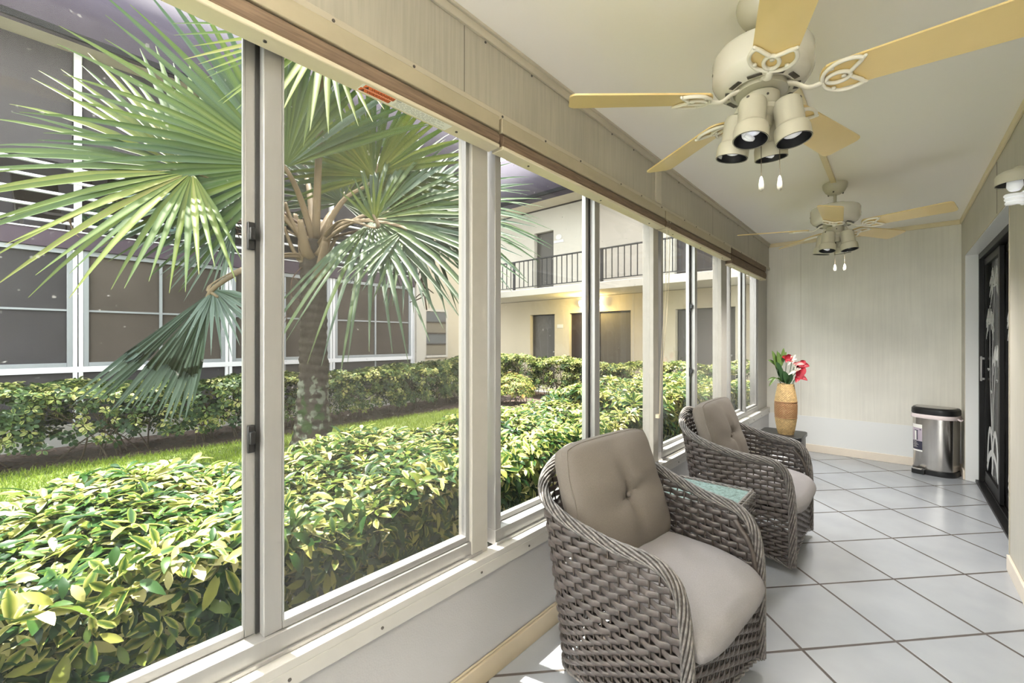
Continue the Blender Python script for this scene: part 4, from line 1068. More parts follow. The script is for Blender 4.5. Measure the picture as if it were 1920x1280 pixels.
big = [whorl(random.choice((6, 7, 8)), .062, .0108, random.uniform(.15, .65), .018, tt) for tt in ((.0, .25), (.1, .4), (.25, .55), (.35, .7), (.4, .8), (.5, .85), (.05, .3), (.3, .6), (.55, .9), (.0, .2))]
small = [whorl(random.choice((5, 6, 7)), .060, .0165, random.uniform(.1, .6), .012, tt) for tt in ((.0, .25), (.15, .5), (.3, .65), (.1, .3), (.45, .8))]
def hedge_fill(x0, x1, y0, y1, z0, z1, n, face=None, zlow=.25, bumps=True):
    """positions and outward directions over a soft box: mostly its top and sides, thinner towards the ground"""
    u = RNG.random((n, 3)); P = np.zeros((n, 3)); U = np.zeros((n, 3)); kind = RNG.random(n)
    cx, cy = (x0 + x1)/2, (y0 + y1)/2
    for i in range(n):
        a, c, d = u[i]
        top_z = z1 + (.035*math.sin(7*(y0 + (y1 - y0)*c)) + .04*math.sin(5.3*(x0 + (x1 - x0)*a) + 1.7*c) if bumps else 0)
        if kind[i] < .42:
            P[i] = (x0 + (x1 - x0)*a, y0 + (y1 - y0)*c, top_z - .10*d*d); U[i] = (RNG.normal(0, .35), RNG.normal(0, .35), 1)
        elif kind[i] < .66:
            P[i] = (x1 - .10*d*d, y0 + (y1 - y0)*c, z0 + (top_z - z0)*(zlow + (1 - zlow)*a)); U[i] = (1, RNG.normal(0, .4), .55 + RNG.normal(0, .3))
        elif kind[i] < .76:
            P[i] = (x0 + .10*d*d, y0 + (y1 - y0)*c, z0 + (top_z - z0)*(zlow + (1 - zlow)*a)); U[i] = (-1, RNG.normal(0, .4), .55)
        elif kind[i] < .84:
            yy = y0 if d < .5 else y1; P[i] = (x0 + (x1 - x0)*c, yy, z0 + (top_z - z0)*(zlow + (1 - zlow)*a)); U[i] = (RNG.normal(0, .4), -1 if d < .5 else 1, .55)
        else:
            P[i] = (x0 + (x1 - x0)*a, y0 + (y1 - y0)*c, z0 + (top_z - z0)*(zlow + (1 - zlow)*d)); U[i] = (RNG.normal(0, .6), RNG.normal(0, .6), 1)
    return P, U
def shrub(name, label, x0, x1, y0, y1, z1, n, temps, m, sc, group, zlow=.2, nb=9, cat='shrub'):
    t = thing(name, label, cat, ((x0 + x1)/2, (y0 + y1)/2, GZ), group)
    P, U = hedge_fill(x0, x1, y0, y1, GZ, z1, n, zlow=zlow)
    b = B(); dt = np.where(P[:, 2] > z1 - .12, .10, -.10) + RNG.normal(0, .08, n)
    dt = RNG.normal(0, .14, n) + .17*np.clip((P[:, 2] - GZ)/(z1 - GZ) - .6, -.5, .5)*2   # random leaf tint, plus sunlight painted in: yellower with height
    scatter(b, temps, P, U, sc*(.75 + .5*RNG.random(n)), dt)
    part('foliage', b, M[m], t, smooth=True)
    w = B(); branches(w, x0 + .05, x1 - .05, y0, y1, GZ - .02, z1 - .06, nb); part('branch', w, M['wood'], t, smooth=True)
    return t
# near hedge, hard against the windows
near_lab = ['variegated umbrella shrub just past the left edge of the view', 'variegated umbrella shrub filling the lower left pane of the first window',
            'variegated umbrella shrub behind the screened right pane of the first window', 'variegated umbrella shrub behind the nearest wicker chair, left pane of the second window',
            'variegated umbrella shrub in the right pane of the second window', 'variegated umbrella shrub in the third window, behind the farther wicker chair', 'farthest umbrella shrub of the row along the windows']
ys = [(-1.3, -.08), (-.08, .60), (.60, 1.75), (1.75, 2.95), (2.95, 4.1), (4.1, 5.3), (5.3, 6.2)]
for (a, c), lab in zip(ys, near_lab):
    dens = 2300 if c < 2 else (1800 if c < 3 else 1300)
    z1 = .70 if a < 1.7 else (.72 if a < 2.8 else (.80 if a < 5 else .74))
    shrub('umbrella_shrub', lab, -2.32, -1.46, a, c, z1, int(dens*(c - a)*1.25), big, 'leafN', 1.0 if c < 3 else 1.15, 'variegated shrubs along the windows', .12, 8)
# clipped hedge under the screened building, copies of three shrubs
def hedge_row(name, spots, sizes, labels, group, rot=0, bias=.0):
    src = []
    for k in range(3):
        t = thing(name, '', 'shrub', (0, 0, 0), group); b = B()
        P, U = hedge_fill(-sizes[0]/2, sizes[0]/2, -sizes[1]/2, sizes[1]/2, 0, sizes[2], 620, zlow=.28)
        scatter(b, small, P, U, .75 + .5*RNG.random(len(P)), RNG.normal(bias, .13, len(P)) + .14*(P[:, 2] > sizes[2] - .1))  # top leaves tinted yellower, standing in for sunlight on them
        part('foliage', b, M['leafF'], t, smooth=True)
        w = B(); branches(w, -sizes[0]/2 + .08, sizes[0]/2 - .08, -sizes[1]/2, sizes[1]/2, -.02, sizes[2] - .06, 11, .010, 4); part('branch', w, M['wood'], t, smooth=True)
        src.append(t)
    for i, ((x, y, s), lab) in enumerate(zip(spots, labels)):
        t = src[i] if i < 3 else copy_tree(src[i % 3])
        t.location = (x, y, GZ); t.rotation_euler = (0, 0, rot + (PI if i % 2 else 0)); t.scale = (1, 1, s); t['label'] = lab
spots = [(-7.05, -2.55, 1.02), (-7.05, -1.5, 1), (-7.05, -.45, 1.02), (-7.05, .6, 1.0), (-7.05, 1.62, .97), (-7.05, 2.65, .97), (-7.05, 3.68, .98), (-7.08, 4.7, 1.03), (-7.25, 5.7, 1.08), (-7.5, 6.6, 1.1)]
labs = ['clipped hedge shrub out of view past the left edge', 'clipped hedge shrub just past the left edge of the view', 'clipped hedge shrub at the left edge, under the first screened bay', 'clipped hedge shrub left of the hanging grey green frond',
        'clipped hedge shrub behind the hanging grey green frond', 'clipped hedge shrub behind the palm trunk', 'clipped hedge shrub with bare stems right of the palm trunk', 'clipped hedge shrub below the end of the screened bays', 'clipped hedge shrub below the small slatted window', 'clipped hedge shrub in the inner corner of the two buildings']
hedge_row('hedge_shrub', spots, (.85, 1.12, .80), labs, 'clipped shrubs under the screened building')
spots = [(-8.1 + 1.02*i, 7.85 + (.05 if i % 2 else 0), [1.02, 1.03, 1.0, .95, .93, .98, 1.03][i]) for i in range(7)]
labs = ['clipped shrub at the left end of the hedge before the walkway', 'clipped shrub before the walkway, behind the orange flowered bush', 'clipped shrub before the walkway, below the first grey door', 'clipped shrub before the walkway, below the dark brown door leaf',
        'clipped shrub before the walkway, right of the double door', 'clipped shrub before the walkway, seen in the left of the third window', 'clipped shrub before the walkway, seen through the farthest window']
hedge_row('hedge_shrub', spots, (1.14, .8, .88), labs, 'clipped shrubs before the walkway', 0, .14)  # whole row tinted yellower to paint it as the sunny one
def flower_bush(x, y, r, h, lab):
    t = thing('flowering_bush', lab, 'bush', (x, y, GZ), 'orange flowered bushes in the mulch'); n = 420
    d = RNG.normal(size=(n, 3)); d[:, 2] = abs(d[:, 2]); d /= np.linalg.norm(d, axis=1, keepdims=True)
    P = np.array([x, y, GZ + h*.35]) + d*np.array([r, r, h*.65])*(.65 + .4*RNG.random((n, 1)))
    b = B(); tp = [whorl(6, .055, .014, .4, .01, tt) for tt in ((.15, .4), (.35, .6), (.5, .7))]
    scatter(b, tp, P, d + np.array([0, 0, .4]), .8 + .5*RNG.random(n)); part('foliage', b, M['leafR'], t, smooth=True)
    k = RNG.choice(n, 70, replace=False); fb = B(); tf = [whorl(6, .03, .012, .1, .004, (.93, 1.0))]
    scatter(fb, tf, P[k] + d[k]*.04, d[k] + np.array([0, 0, .5]), .8 + .6*RNG.random(70)); part('blossom', fb, M['leafR'], t, smooth=True, label='orange red blossoms')
    w = B(); branches(w, x - r*.8, x + r*.8, y - r*.8, y + r*.8, GZ - .02, GZ + h*.8, 10, .008); part('branch', w, M['wood'], t, smooth=True)
flower_bush(-6.15, 6.55, .42, .62, 'yellow green bush with orange flowers in the mulch beyond the lawn')
flower_bush(-3.75, 6.35, .40, .66, 'bush with orange flowers behind the umbrella shrubs in the second window, right pane')
flower_bush(-1.78, 6.82, .36, .62, 'small bush with orange flowers seen through the farthest window')

# ================================================================== PALM
RT = np.array([.7711, .6367, 0]); UP = np.array([0, 0, 1.]); TW = np.array([.6367, -.7711, 0])
def dirv(r, u, t): v = RT*r + UP*u + TW*t; return v/np.linalg.norm(v)
palm = thing('fan_palm', 'blue green fan palm with a stout dark trunk outside the first window', 'palm tree', (-5.48, 2.25, GZ))
tk = B()
def trunk_fn(u, v):
    a = 2*PI*u; z = -.12 + 2.62*v
    r = float(np.interp(z, [-.12, .0, .15, .4, .8, 1.4, 2.0, 2.25, 2.42, 2.5], [.265, .245, .215, .180, .158, .142, .134, .150, .140, .10]))
    r += .006*math.sin(z*62 + 1.1*math.sin(a)) + .006*math.sin(5*a + z*9) + .005*math.sin(11*a - z*17)
    return (-5.48 + r*math.cos(a) + .03*math.sin(z*1.1), 2.25 + r*math.sin(a), z)
tk.grid(trunk_fn, 44, 170, True)
bk = M['bark']; N_ = bk.node_tree.nodes; L_ = bk.node_tree.links        # pale lichen and green moss blotches low on the trunk
pb = N_['Principled BSDF']; src = pb.inputs['Base Color'].links[0].from_socket
g_ = N_.new('ShaderNodeNewGeometry'); sp = N_.new('ShaderNodeSeparateXYZ'); L_.new(g_.outputs['Position'], sp.inputs[0])
def blotch(src, scale, seed, thr, col, ztop):
    mp = N_.new('ShaderNodeMapping'); mp.inputs['Location'].default_value = (seed, seed*2, 0); L_.new(g_.outputs['Position'], mp.inputs[0])
    n = N_.new('ShaderNodeTexNoise'); n.inputs['Scale'].default_value = scale; n.inputs['Detail'].default_value = 5; L_.new(mp.outputs[0], n.inputs['Vector'])
    zr = N_.new('ShaderNodeMapRange'); zr.inputs['From Min'].default_value = ztop - .5; zr.inputs['From Max'].default_value = ztop; zr.inputs['To Min'].default_value = 0; zr.inputs['To Max'].default_value = .35
    L_.new(sp.outputs['Z'], zr.inputs['Value'])
    sb_ = N_.new('ShaderNodeMath'); sb_.operation = 'SUBTRACT'; L_.new(n.outputs['Fac'], sb_.inputs[0]); L_.new(zr.outputs[0], sb_.inputs[1])
    mr = N_.new('ShaderNodeMapRange'); mr.inputs['From Min'].default_value = thr; mr.inputs['From Max'].default_value = thr + .04; L_.new(sb_.outputs[0], mr.inputs['Value'])
    mx = N_.new('ShaderNodeMix'); mx.data_type = 'RGBA'; L_.new(mr.outputs[0], mx.inputs['Factor']); L_.new(src, mx.inputs['A']); mx.inputs['B'].default_value = (*col, 1)
    return mx.outputs['Result']
o1 = blotch(src, 9.5, 3.3, .52, (.12, .135, .105), 1.25); o2 = blotch(o1, 7.5, 7.7, .53, (.03, .055, .018), 1.0)
L_.new(o2, pb.inputs['Base Color'])
part('trunk', tk, bk, palm, smooth=True)
bo = B()                                                        # old leaf bases round the top of the trunk
for k in range(11):
    a = 2*PI*k/11*1.9; z0 = 2.02 + .045*k; c_, s_ = math.cos(a), math.sin(a)
    P = crv([(-5.45 + .10*c_, 2.25 + .10*s_, z0), (-5.45 + .19*c_, 2.25 + .19*s_, z0 + .10), (-5.45 + .27*c_, 2.25 + .27*s_, z0 + .30), (-5.45 + .30*c_, 2.25 + .30*s_, z0 + .42)], 10)
    T_, A1, A2 = frames(P); Zt = np.tile([-s_, c_, 0.], (10, 1)); bo.sweep(P, Zt, np.cross(T_, Zt), np.linspace(.085, .03, 10), np.linspace(.03, .014, 10), 8)
part('leaf_base', bo, M['stem'], palm, smooth=True)
def frond(hub, axis, normal, Rr, spread, n, tint, droop=.22, split=.45, start=None, narrow=1.0, curl=0.):
    hub = np.array(hub, float); a = np.array(axis, float); a /= np.linalg.norm(a)
    nn = np.array(normal, float); nn -= a*(nn @ a); nn /= np.linalg.norm(nn); s = np.cross(nn, a)
    b = B(); dphi = R(2*spread)/(n - 1)
    for k in range(n):
        ph = R(-spread) + dphi*k; L = Rr*(.70 + .30*math.cos(ph*.62))*random.uniform(.9, 1.05)
        d = a*math.cos(ph) + s*math.sin(ph) + nn*(.16*abs(math.sin(ph)) + random.gauss(0, .035)) + a*.0
        d /= np.linalg.norm(d); lat = np.cross(nn, d); lat /= np.linalg.norm(lat); m = np.cross(d, lat)
        us = (0.02, .12, .25, split, .58, .72, .86, .96, 1.0); V = []; T = []; tb = tint + random.gauss(0, .09)
        hold = hub + a*.0
        tip_d = droop*random.uniform(.5, 1.7); tw_ = random.gauss(0, .25)
        wmax = L*split*math.tan(min(dphi, R(14))/2)*1.18*narrow
        for u in us:
            w = wmax*min(1, u/split) if u <= split else wmax*max(.02, (1 - (u - split)/(1 - split)))**.75
            c = hold + d*(L*u) + UP*(-tip_d*L*u**2.6) + nn*(.10*L*math.sin(u*PI)*curl)
            ct, st_ = math.cos(tw_*max(0, u - split)), math.sin(tw_*max(0, u - split)); l2 = lat*ct + m*st_; m2 = m*ct - lat*st_
            for q in (-1, 0, 1):
                V.append(c + l2*(q*w) + m2*(abs(q)*w*.55)); T.append(min(1, max(.002, tb + (.13 if q == 0 else -.02) + (.16 if u > .97 else 0) + .10*(1 - u)*(u < .3))))
        F = [(i*3 + q, (i + 1)*3 + q, (i + 1)*3 + q + 1, i*3 + q + 1) for i in range(len(us) - 1) for q in range(2)]
        b.add(np.array(V), F, T)
    f = part('frond', b, M['palm'], palm, smooth=True)
    st = np.array(start if start is not None else (-5.44, 2.26, 2.35), float)
    out = hub - st; mid = st + out*.5 + UP*(.16*np.linalg.norm(out))
    P = crv([st, st + out*.12 + UP*.10, mid, hub - a*.06 + UP*.0, hub + a*.16*min(1, Rr)], 18)
    T_, A1, A2 = frames(P); p_ = B(); lat = np.tile(s, (18, 1)); p_.sweep(P, lat, np.cross(T_, lat), np.linspace(.055, .014, 18), np.linspace(.022, .010, 18), 8)
    part('petiole', p_, M['stem'], f, smooth=True, label='tan leaf stalk')
frond((-5.57, 1.11, 3.01), dirv(-.9, .18, .26), dirv(.15, .5, .85), 1.78, 130, 54, .58, .09)
frond((-5.17, 1.83, 3.17), dirv(-.55, .80, .30), dirv(.30, -.15, .95), 2.05, 105, 50, .42, .08)
frond((-4.88, 2.71, 3.26), dirv(.35, .92, .15), dirv(-.10, -.2, .95), 1.45, 125, 44, .55, .10)
frond((-4.51, 2.50, 2.63), dirv(.97, .0, .18), dirv(.05, .55, .85), 1.95, 112, 46, .34, .16, .38)
frond((-5.28, 1.22, 1.78), dirv(-.50, -.86, .12), dirv(.75, -.2, .55), 1.38, 20, 20, .06, .02, .66, (-5.42, 2.15, 2.22), 1.25)
frond((-5.28, 1.22, 1.79), dirv(.50, -.80, .10), dirv(.3, .2, .9), .62, 52, 15, .04, .10, .35, (-5.42, 2.15, 2.24), 1.2)
frond((-5.81, 1.55, 2.62), dirv(-.72, -.62, .15), dirv(.1, .35, .9), .92, 58, 26, .05, .06, .5)
frond((-4.78, 2.80, 2.44), dirv(.05, -.95, .25), dirv(.05, .2, .95), .62, 95, 24, .22, .05, .4)
frond((-5.68, 2.70, 3.11), dirv(.15, .92, -.2), dirv(-.1, .1, .95), 1.35, 120, 38, .30, .10)
frond((-6.30, 2.46, 3.70), dirv(-.1, .95, -.15), dirv(.1, .1, .95), 1.5, 110, 38, .30, .12)
frond((-4.05, 2.60, 2.46), dirv(.62, -.62, .25), dirv(.3, .45, .85), 1.05, 78, 30, .30, .10, .42)
frond((-4.35, 1.92, 4.35), dirv(.05, -.9, .35), dirv(.1, .5, .85), 1.35, 75, 28, .66, .02, .45, (-5.40, 2.25, 2.5))
frond((-4.15, 2.32, 2.50), dirv(-.15, .92, .2), dirv(.0, -.2, .95), .50, 38, 7, .52, .0, .35, None, 1.0)
frond((-6.35, 1.55, 3.05), dirv(-.75, .45, -.35), dirv(.2, .45, .85), 1.25, 110, 36, .16, .14)
frond((-5.05, 3.35, 3.0), dirv(.80, .35, -.35), dirv(-.1, .5, .85), 1.35, 110, 36, .16, .14)
frond((-4.55, 3.05, 2.85), dirv(.95, .12, -.05), dirv(.0, .6, .8), 1.70, 95, 36, .30, .16, .42)
def stalk(path, r0, subs, L):
    b = B(); P = crv(path, 22); b.tube(P, np.linspace(r0, r0*.45, 22), 7)
    for _ in range(subs):
        p = P[random.randint(6, 20)]; d = np.array([random.gauss(0, .6), random.gauss(0, .6), random.uniform(-1.2, .1)]); d *= L*random.uniform(.4, 1)/np.linalg.norm(d)
        w = np.array([random.gauss(0, .02), random.gauss(0, .02), random.gauss(0, .02)])
        b.tube(crv([p, p + d*.5 + w, p + d + UP*-.03], 8), np.linspace(r0*.45, r0*.3, 8), 5)
    part('dry_flower_stalk', b, M['twig'], palm, smooth=True)
stalk([(-5.45, 2.2, 2.55), (-6.0, 1.5, 3.12), (-6.35, .85, 2.98), (-6.45, .55, 2.75), (-6.47, .25, 2.46)], .017, 16, .22)
stalk([(-5.45, 2.2, 2.6), (-5.8, 1.62, 3.05), (-5.9, 1.48, 2.95), (-5.86, 1.52, 2.6), (-5.83, 1.54, 2.36)], .016, 26, .26)
stalk([(-5.40, 2.3, 2.5), (-4.6, 2.7, 2.62), (-4.32, 2.78, 2.49), (-4.12, 2.84, 2.1), (-4.05, 2.88, 1.62)], .018, 22, .20)
stalk([(-5.45, 2.25, 2.3), (-5.45, 2.02, 2.02), (-5.40, 1.98, 1.75), (-5.42, 1.93, 1.5)], .008, 10, .16)

# ================================================================== SCREENED BUILDING ACROSS THE LAWN
FX = -8.06; PY = [-4.35, -2.75, -1.15, .45, 2.05, 3.65, 5.36]
ba = thing('apartment_building', 'two storey building with brown screened porches and white rails across the lawn', 'building', (FX - 2, 0, GZ))
part('wall', B().box(FX - 2.3, -8, GZ, FX - 2.1, 7.0, 5.2).box(FX - 2.1, 5.43, GZ, FX - .001, 7.0, 5.2), M['siding'], ba)
part('end_wall', B().box(FX, 5.43, GZ, FX + .06, 7.0, 4.96), M['ext'], ba, label='cream stucco end wall')
part('corner_column', B().box(FX, 5.40, GZ, FX + .10, 5.62, 4.96), M['extlt'], ba, bevel=.004)
part('porch_floor', B().box(FX - 2.1, -8, GZ, FX + .02, 5.4, .10), M['concrete'], ba)
part('kick_wall', B().box(FX - .02, -8, .1001, FX + .03, 5.4, .22), M['extlt'], ba)
part('upper_floor', B().box(FX - 2.1, -8, 2.47, FX - .05, 5.42, 2.64), M['concrete'], ba)
part('floor_fascia', B().box(FX - .049, -8, 2.43, FX + .05, 5.44, 2.645), M['purp'], ba, label='plum brown fascia band', bevel=.004)
part('fascia_flashing', B().box(FX - .06, -8, 2.6451, FX + .06, 5.45, 2.66), M['white'], ba)
for y in PY:
    part('pillar', B().box(FX - .03, y - .045, .2201, FX + .03, y - .005, 2.43).box(FX - .03, y + .005, .2201, FX + .03, y + .045, 2.43), M['white'], ba, label='white post', bevel=.003)
part('sill_rail', B().box(FX - .025, -8, .872, FX + .032, 5.36, .945), M['white'], ba, bevel=.003)
for i in range(len(PY) - 1):
    a, c = PY[i] + .046, PY[i + 1] - .046; m_ = (a + c)/2; z0, z1 = .946, 2.428
    f = part('window_frame', B().box(FX - .02, a, z0, FX + .024, a + .05, z1).box(FX - .02, c - .05, z0, FX + .024, c, z1).box(FX - .02, a + .05, z0, FX + .024, c - .05, z0 + .05).box(FX - .02, a + .05, z1 - .06, FX + .024, c - .05, z1), M['bluegrey'], ba, bevel=.003)
    mu = B().box(FX - .012, m_ - .016, z0 + .05, FX + .018, m_ + .016, z1 - .06).box(FX - .012, a + .05, 1.648, FX + .014, m_ - .016, 1.672).box(FX - .012, m_ + .016, 1.648, FX + .014, c - .05, 1.672)
    if i == 2: mu = B().box(FX - .012, a + .05, 1.648, FX + .014, c - .05, 1.672)
    part('mullion', mu, M['bluegrey'], f)
    part('screen_pane', B().box(FX - .008, a + .05, z0 + .05, FX - .004, c - .05, z1 - .06), M['screen' if i != 2 else 'screen2'], f)
    kp = part('kick_panel', B().box(FX - .010, a, .2201, FX - .004, c, .8719), M['screen2'], ba)
    part('kick_mullion', B().box(FX - .004, m_ - .014, .2201, FX + .014, m_ + .014, .8719), M['bluegrey'], kp)
    part('balcony_screen', B().box(FX - .07, a, 3.52, FX - .06, c, 4.95), M['screen2'], ba)
for y in PY:
    part('balcony_post', B().box(FX - .05, y - .035, 2.661, FX + .01, y + .035, 4.95), M['white'], ba, bevel=.003)
for z in (2.755, 2.93, 3.105, 3.28, 3.455):
    part('balcony_rail', B().box(FX - .03, -8, z - .016, FX + .02, 5.40, z + .016), M['white'], ba, bevel=.003)
part('soffit', B().box(FX - 2.1, -8, 4.955, FX + .43, 7.0, 5.0), M['ext'], ba)
part('roof_fascia', B().box(FX + .44, -8, 4.90, FX + .47, 7.0, 4.975), M['void'], ba)
part('mansard_roof', B().add([(FX + .47, -8, 4.95), (FX + .47, 7.0, 4.95), (FX - .25, 7.0, 6.6), (FX - .25, -8, 6.6), (FX - 2.3, -8, 4.95 + .06), (FX - 2.3, 7.0, 5.01), (FX - 2.3, 7.0, 6.6), (FX - 2.3, -8, 6.6)], [(0, 1, 2, 3), (3, 2, 6, 7), (0, 3, 7, 4), (1, 5, 6, 2), (4, 7, 6, 5), (0, 4, 5, 1)]), M['rooft'], ba, smooth=False, label='plum coloured sloping roof edge')
jz0, jz1, jy0, jy1 = .95, 1.93, 5.66, 6.20
jf = part('slatted_window', B().box(FX + .061, jy0 - .05, jz0 - .05, FX + .085, jy0, jz1 + .05).box(FX + .061, jy1, jz0 - .05, FX + .085, jy1 + .05, jz1 + .05).box(FX + .061, jy0, jz0 - .05, FX + .095, jy1, jz0).box(FX + .061, jy0, jz1, FX + .085, jy1, jz1 + .05), M['extlt'], ba)
for k in range(4):
    za = jz0 + (jz1 - jz0)*k/4; part('slat', B().box(FX + .063, jy0, za + .006, FX + .070, jy1, za + (jz1 - jz0)/4 - .006), mat('hazy_slat_glass', (.13 - .05*(k % 2), .115 - .03*(k % 2), .09), .25), jf)
    part('slat_bar', B().box(FX + .063, jy0, za - .014, FX + .082, jy1, za + .014), M['doorbrn'], jf)
part('back_window', B().box(FX - 2.098, .9, 2.7, FX - 2.08, 2.0, 4.6).box(FX - 2.098, 2.6, 3.2, FX - 2.08, 4.4, 4.4), M['doorbrn'], ba)
part('back_wall_post', B().box(FX - 2.098, .55, 2.65, FX - 2.02, .72, 4.95).box(FX - 2.098, 2.1, 2.65, FX - 2.02, 2.25, 4.95), M['purp'], ba)
# balcony furniture
bt_ = thing('balcony_table', 'dark balcony table with a teal glass top behind the white rails', 'table', (-9.0, .92, 2.64))
part('tabletop', B().lathe([(0, .36), (.40, .36), (.40, .385), (0, .385)], 30, (-9.0, .92, 2.64)), M['tealc'], bt_)
for k in range(4): a = PI/4 + PI/2*k; part('leg', B().tube(np.array([(-9 + .34*math.cos(a), .92 + .34*math.sin(a), 2.641), (-9 + .25*math.cos(a), .92 + .25*math.sin(a), 3.0)]), .016, 6), M['doorbrn'], bt_)
def bchair(x, y, lab, rz, pad):
    t = thing('balcony_chair', lab, 'chair', (x, y, 2.64), 'balcony chairs behind the rails')
    part('seat', B().box(x - .24, y - .24, 2.98, x + .24, y + .24, 3.03), M[pad], t, bevel=.01)
    part('backrest', B().obox((x - .22*math.cos(rz), y - .22*math.sin(rz), 3.30), (math.cos(rz), math.sin(rz), .2), (-math.sin(rz), math.cos(rz), 0), (-.2*math.cos(rz), -.2*math.sin(rz), 1), .02, .23, .28), M[pad], t, bevel=.01)
    for sx in (-1, 1):
        for sy in (-1, 1): part('leg', B().box(x + sx*.21 - .015, y + sy*.21 - .015, 2.641, x + sx*.21 + .015, y + sy*.21 + .015, 2.9799), M['doorbrn'], t)
bchair(-9.0, 1.68, 'balcony chair with teal striped pads, right of the teal topped table', R(200), 'tealc')
bchair(-9.1, .20, 'brown balcony chair left of the teal topped table', R(20), 'doorbrn')
ag = thing('potted_agave', 'spiky potted plant on the balcony behind the rails', 'potted plant', (-8.75, .62, 2.64))
part('pot', B().lathe([(0, .001), (.10, .001), (.13, .22), (.14, .24), (.12, .24), (.11, .20), (0, .20)], 20, (-8.75, .62, 2.64)), M['doorbrn'], ag)
for k in range(14):
    a = 2*PI*k/14; b = B(); blade_leaf(b, (-8.75, .62, 2.84), (-8.75 + .22*math.cos(a), .62 + .22*math.sin(a), 3.12 + .12*math.sin(3*a)), (0, 0, .04), .018, (math.cos(a), math.sin(a), .5)); part('leaf', b, M['fleafd'], ag, smooth=True)

# ================================================================== WALKWAY BUILDING AT THE FAR END
WY = 9.6
bw = thing('walkway_building', 'cream two storey building with an open upper walkway and black railing at the far end', 'building', (-4, WY, GZ))
doors = [(-8.38, -7.46, GZ, 2.03, 'd'), (-6.95, -5.07, GZ, 2.03, 'b'), (-3.93, -2.62, GZ, 2.0, 'w'), (-8.22, -7.50, 2.62, 4.42, 'u'), (-3.95, -2.55, 2.62, 4.55, 'v')]
def wall_with_holes(x0, x1, z0, z1, holes, y0, y1):
    b = B(); xs = sorted({x0, x1, *[h[0] for h in holes], *[h[1] for h in holes]})
    for a, c in zip(xs[:-1], xs[1:]):
        hs = [h for h in holes if h[0] <= a + 1e-6 and h[1] >= c - 1e-6]
        if hs: b.box(a, y0, hs[0][3], c, y1, z1)
        else: b.box(a, y0, z0, c, y1, z1)
    return b
part('ground_wall', wall_with_holes(-12, 2, GZ, 2.44, doors[:3], WY, WY + .18), M['ext'], bw)
part('upper_wall', wall_with_holes(-12, 2, 2.62, 5.08, doors[3:], WY, WY + .18), M['extlt'], bw)
part('walkway_slab', B().box(-12, 8.40, 2.45, 2, WY + .3, 2.62), M['extlt'], bw, label='pale concrete walkway slab', bevel=.006)
part('ground_walk', B().box(-12, 8.42, GZ - .05, 2, WY + .8, GZ + .03), M['concrete'], bw)
part('back_mass', B().box(-12, WY + .5, GZ, 2, WY + .7, 5.08), M['dark'], bw)
part('soffit', B().box(-12, 8.58, 5.08, 2, WY + .7, 5.12), M['ext'], bw)
part('soffit_edge', B().box(-12, 8.55, 5.03, 2, 8.58, 5.12), M['void'], bw)
part('soffit_strip', B().box(-12, WY - .03, 5.045, 2, WY - .001, 5.08), M['doorbrn'], bw)
part('mansard_roof', B().add([(-12, 8.55, 5.07), (2, 8.55, 5.07), (2, 9.25, 6.7), (-12, 9.25, 6.7), (-12, 11, 5.125), (2, 11, 5.125), (2, 11, 6.7), (-12, 11, 6.7)], [(0, 1, 2, 3), (3, 2, 6, 7), (0, 3, 7, 4), (1, 5, 6, 2), (4, 7, 6, 5), (0, 4, 5, 1)]), M['rooft'], bw, smooth=False, label='plum coloured sloping roof edge')
for (a, c, z0, z1, k) in doors:
    d = B()
    if k == 'b':
        for q in range(2):
            xa, xb = a + (c - a)*q/2 + .01, a + (c - a)*(q + 1)/2 - .01
            dd = part('door_leaf', B().box(xa, WY + .10, z0, xb, WY + .15, z1 - .01), M['doorbrn' if q == 0 else 'doorgry'], bw, bevel=.003)
            if q == 0: part('door_handle', B().box(xb - .09, WY + .06, .80, xb - .06, WY + .0999, 1.10), M['alu'], dd, bevel=.008)
    else:
        dd = part('door_leaf', B().box(a + .02, WY + .12, z0, c - .02, WY + .17, z1 - .02), M['doorgry' if k in 'dwu' else 'doorbrn'], bw, bevel=.003)
        part('door_knob', B().lathe([(0, 0), (.02, .005), (.028, .03), (0, .05)], 14, (c - .10, WY + .12, z0 + 1.0), (0, -1, 0)), M['alu'], dd, smooth=True)
rl = part('railing', B().box(-8.75, 8.43, 3.365, 2, 8.475, 3.395).box(-8.75, 8.44, 2.675, 2, 8.465, 2.695), M['railblk'], bw)
for x in (-7.95, -5.20, -2.45): part('railing_post', B().box(x - .035, 8.435, 2.621, x + .035, 8.47, 3.364), M['railblk'], rl)
for k in range(60):
    x = -8.70 + .157*k
    if min(abs(x - p) for p in (-7.95, -5.20, -2.45)) > .05 and x < 1: part('baluster', B().box(x - .009, 8.444, 2.696, x + .009, 8.461, 3.364), M['railblk'], rl)
part('wall_stripe', B().box(-5.02, WY - .003, GZ, -4.99, WY, 2.44), M['extlt'], bw)
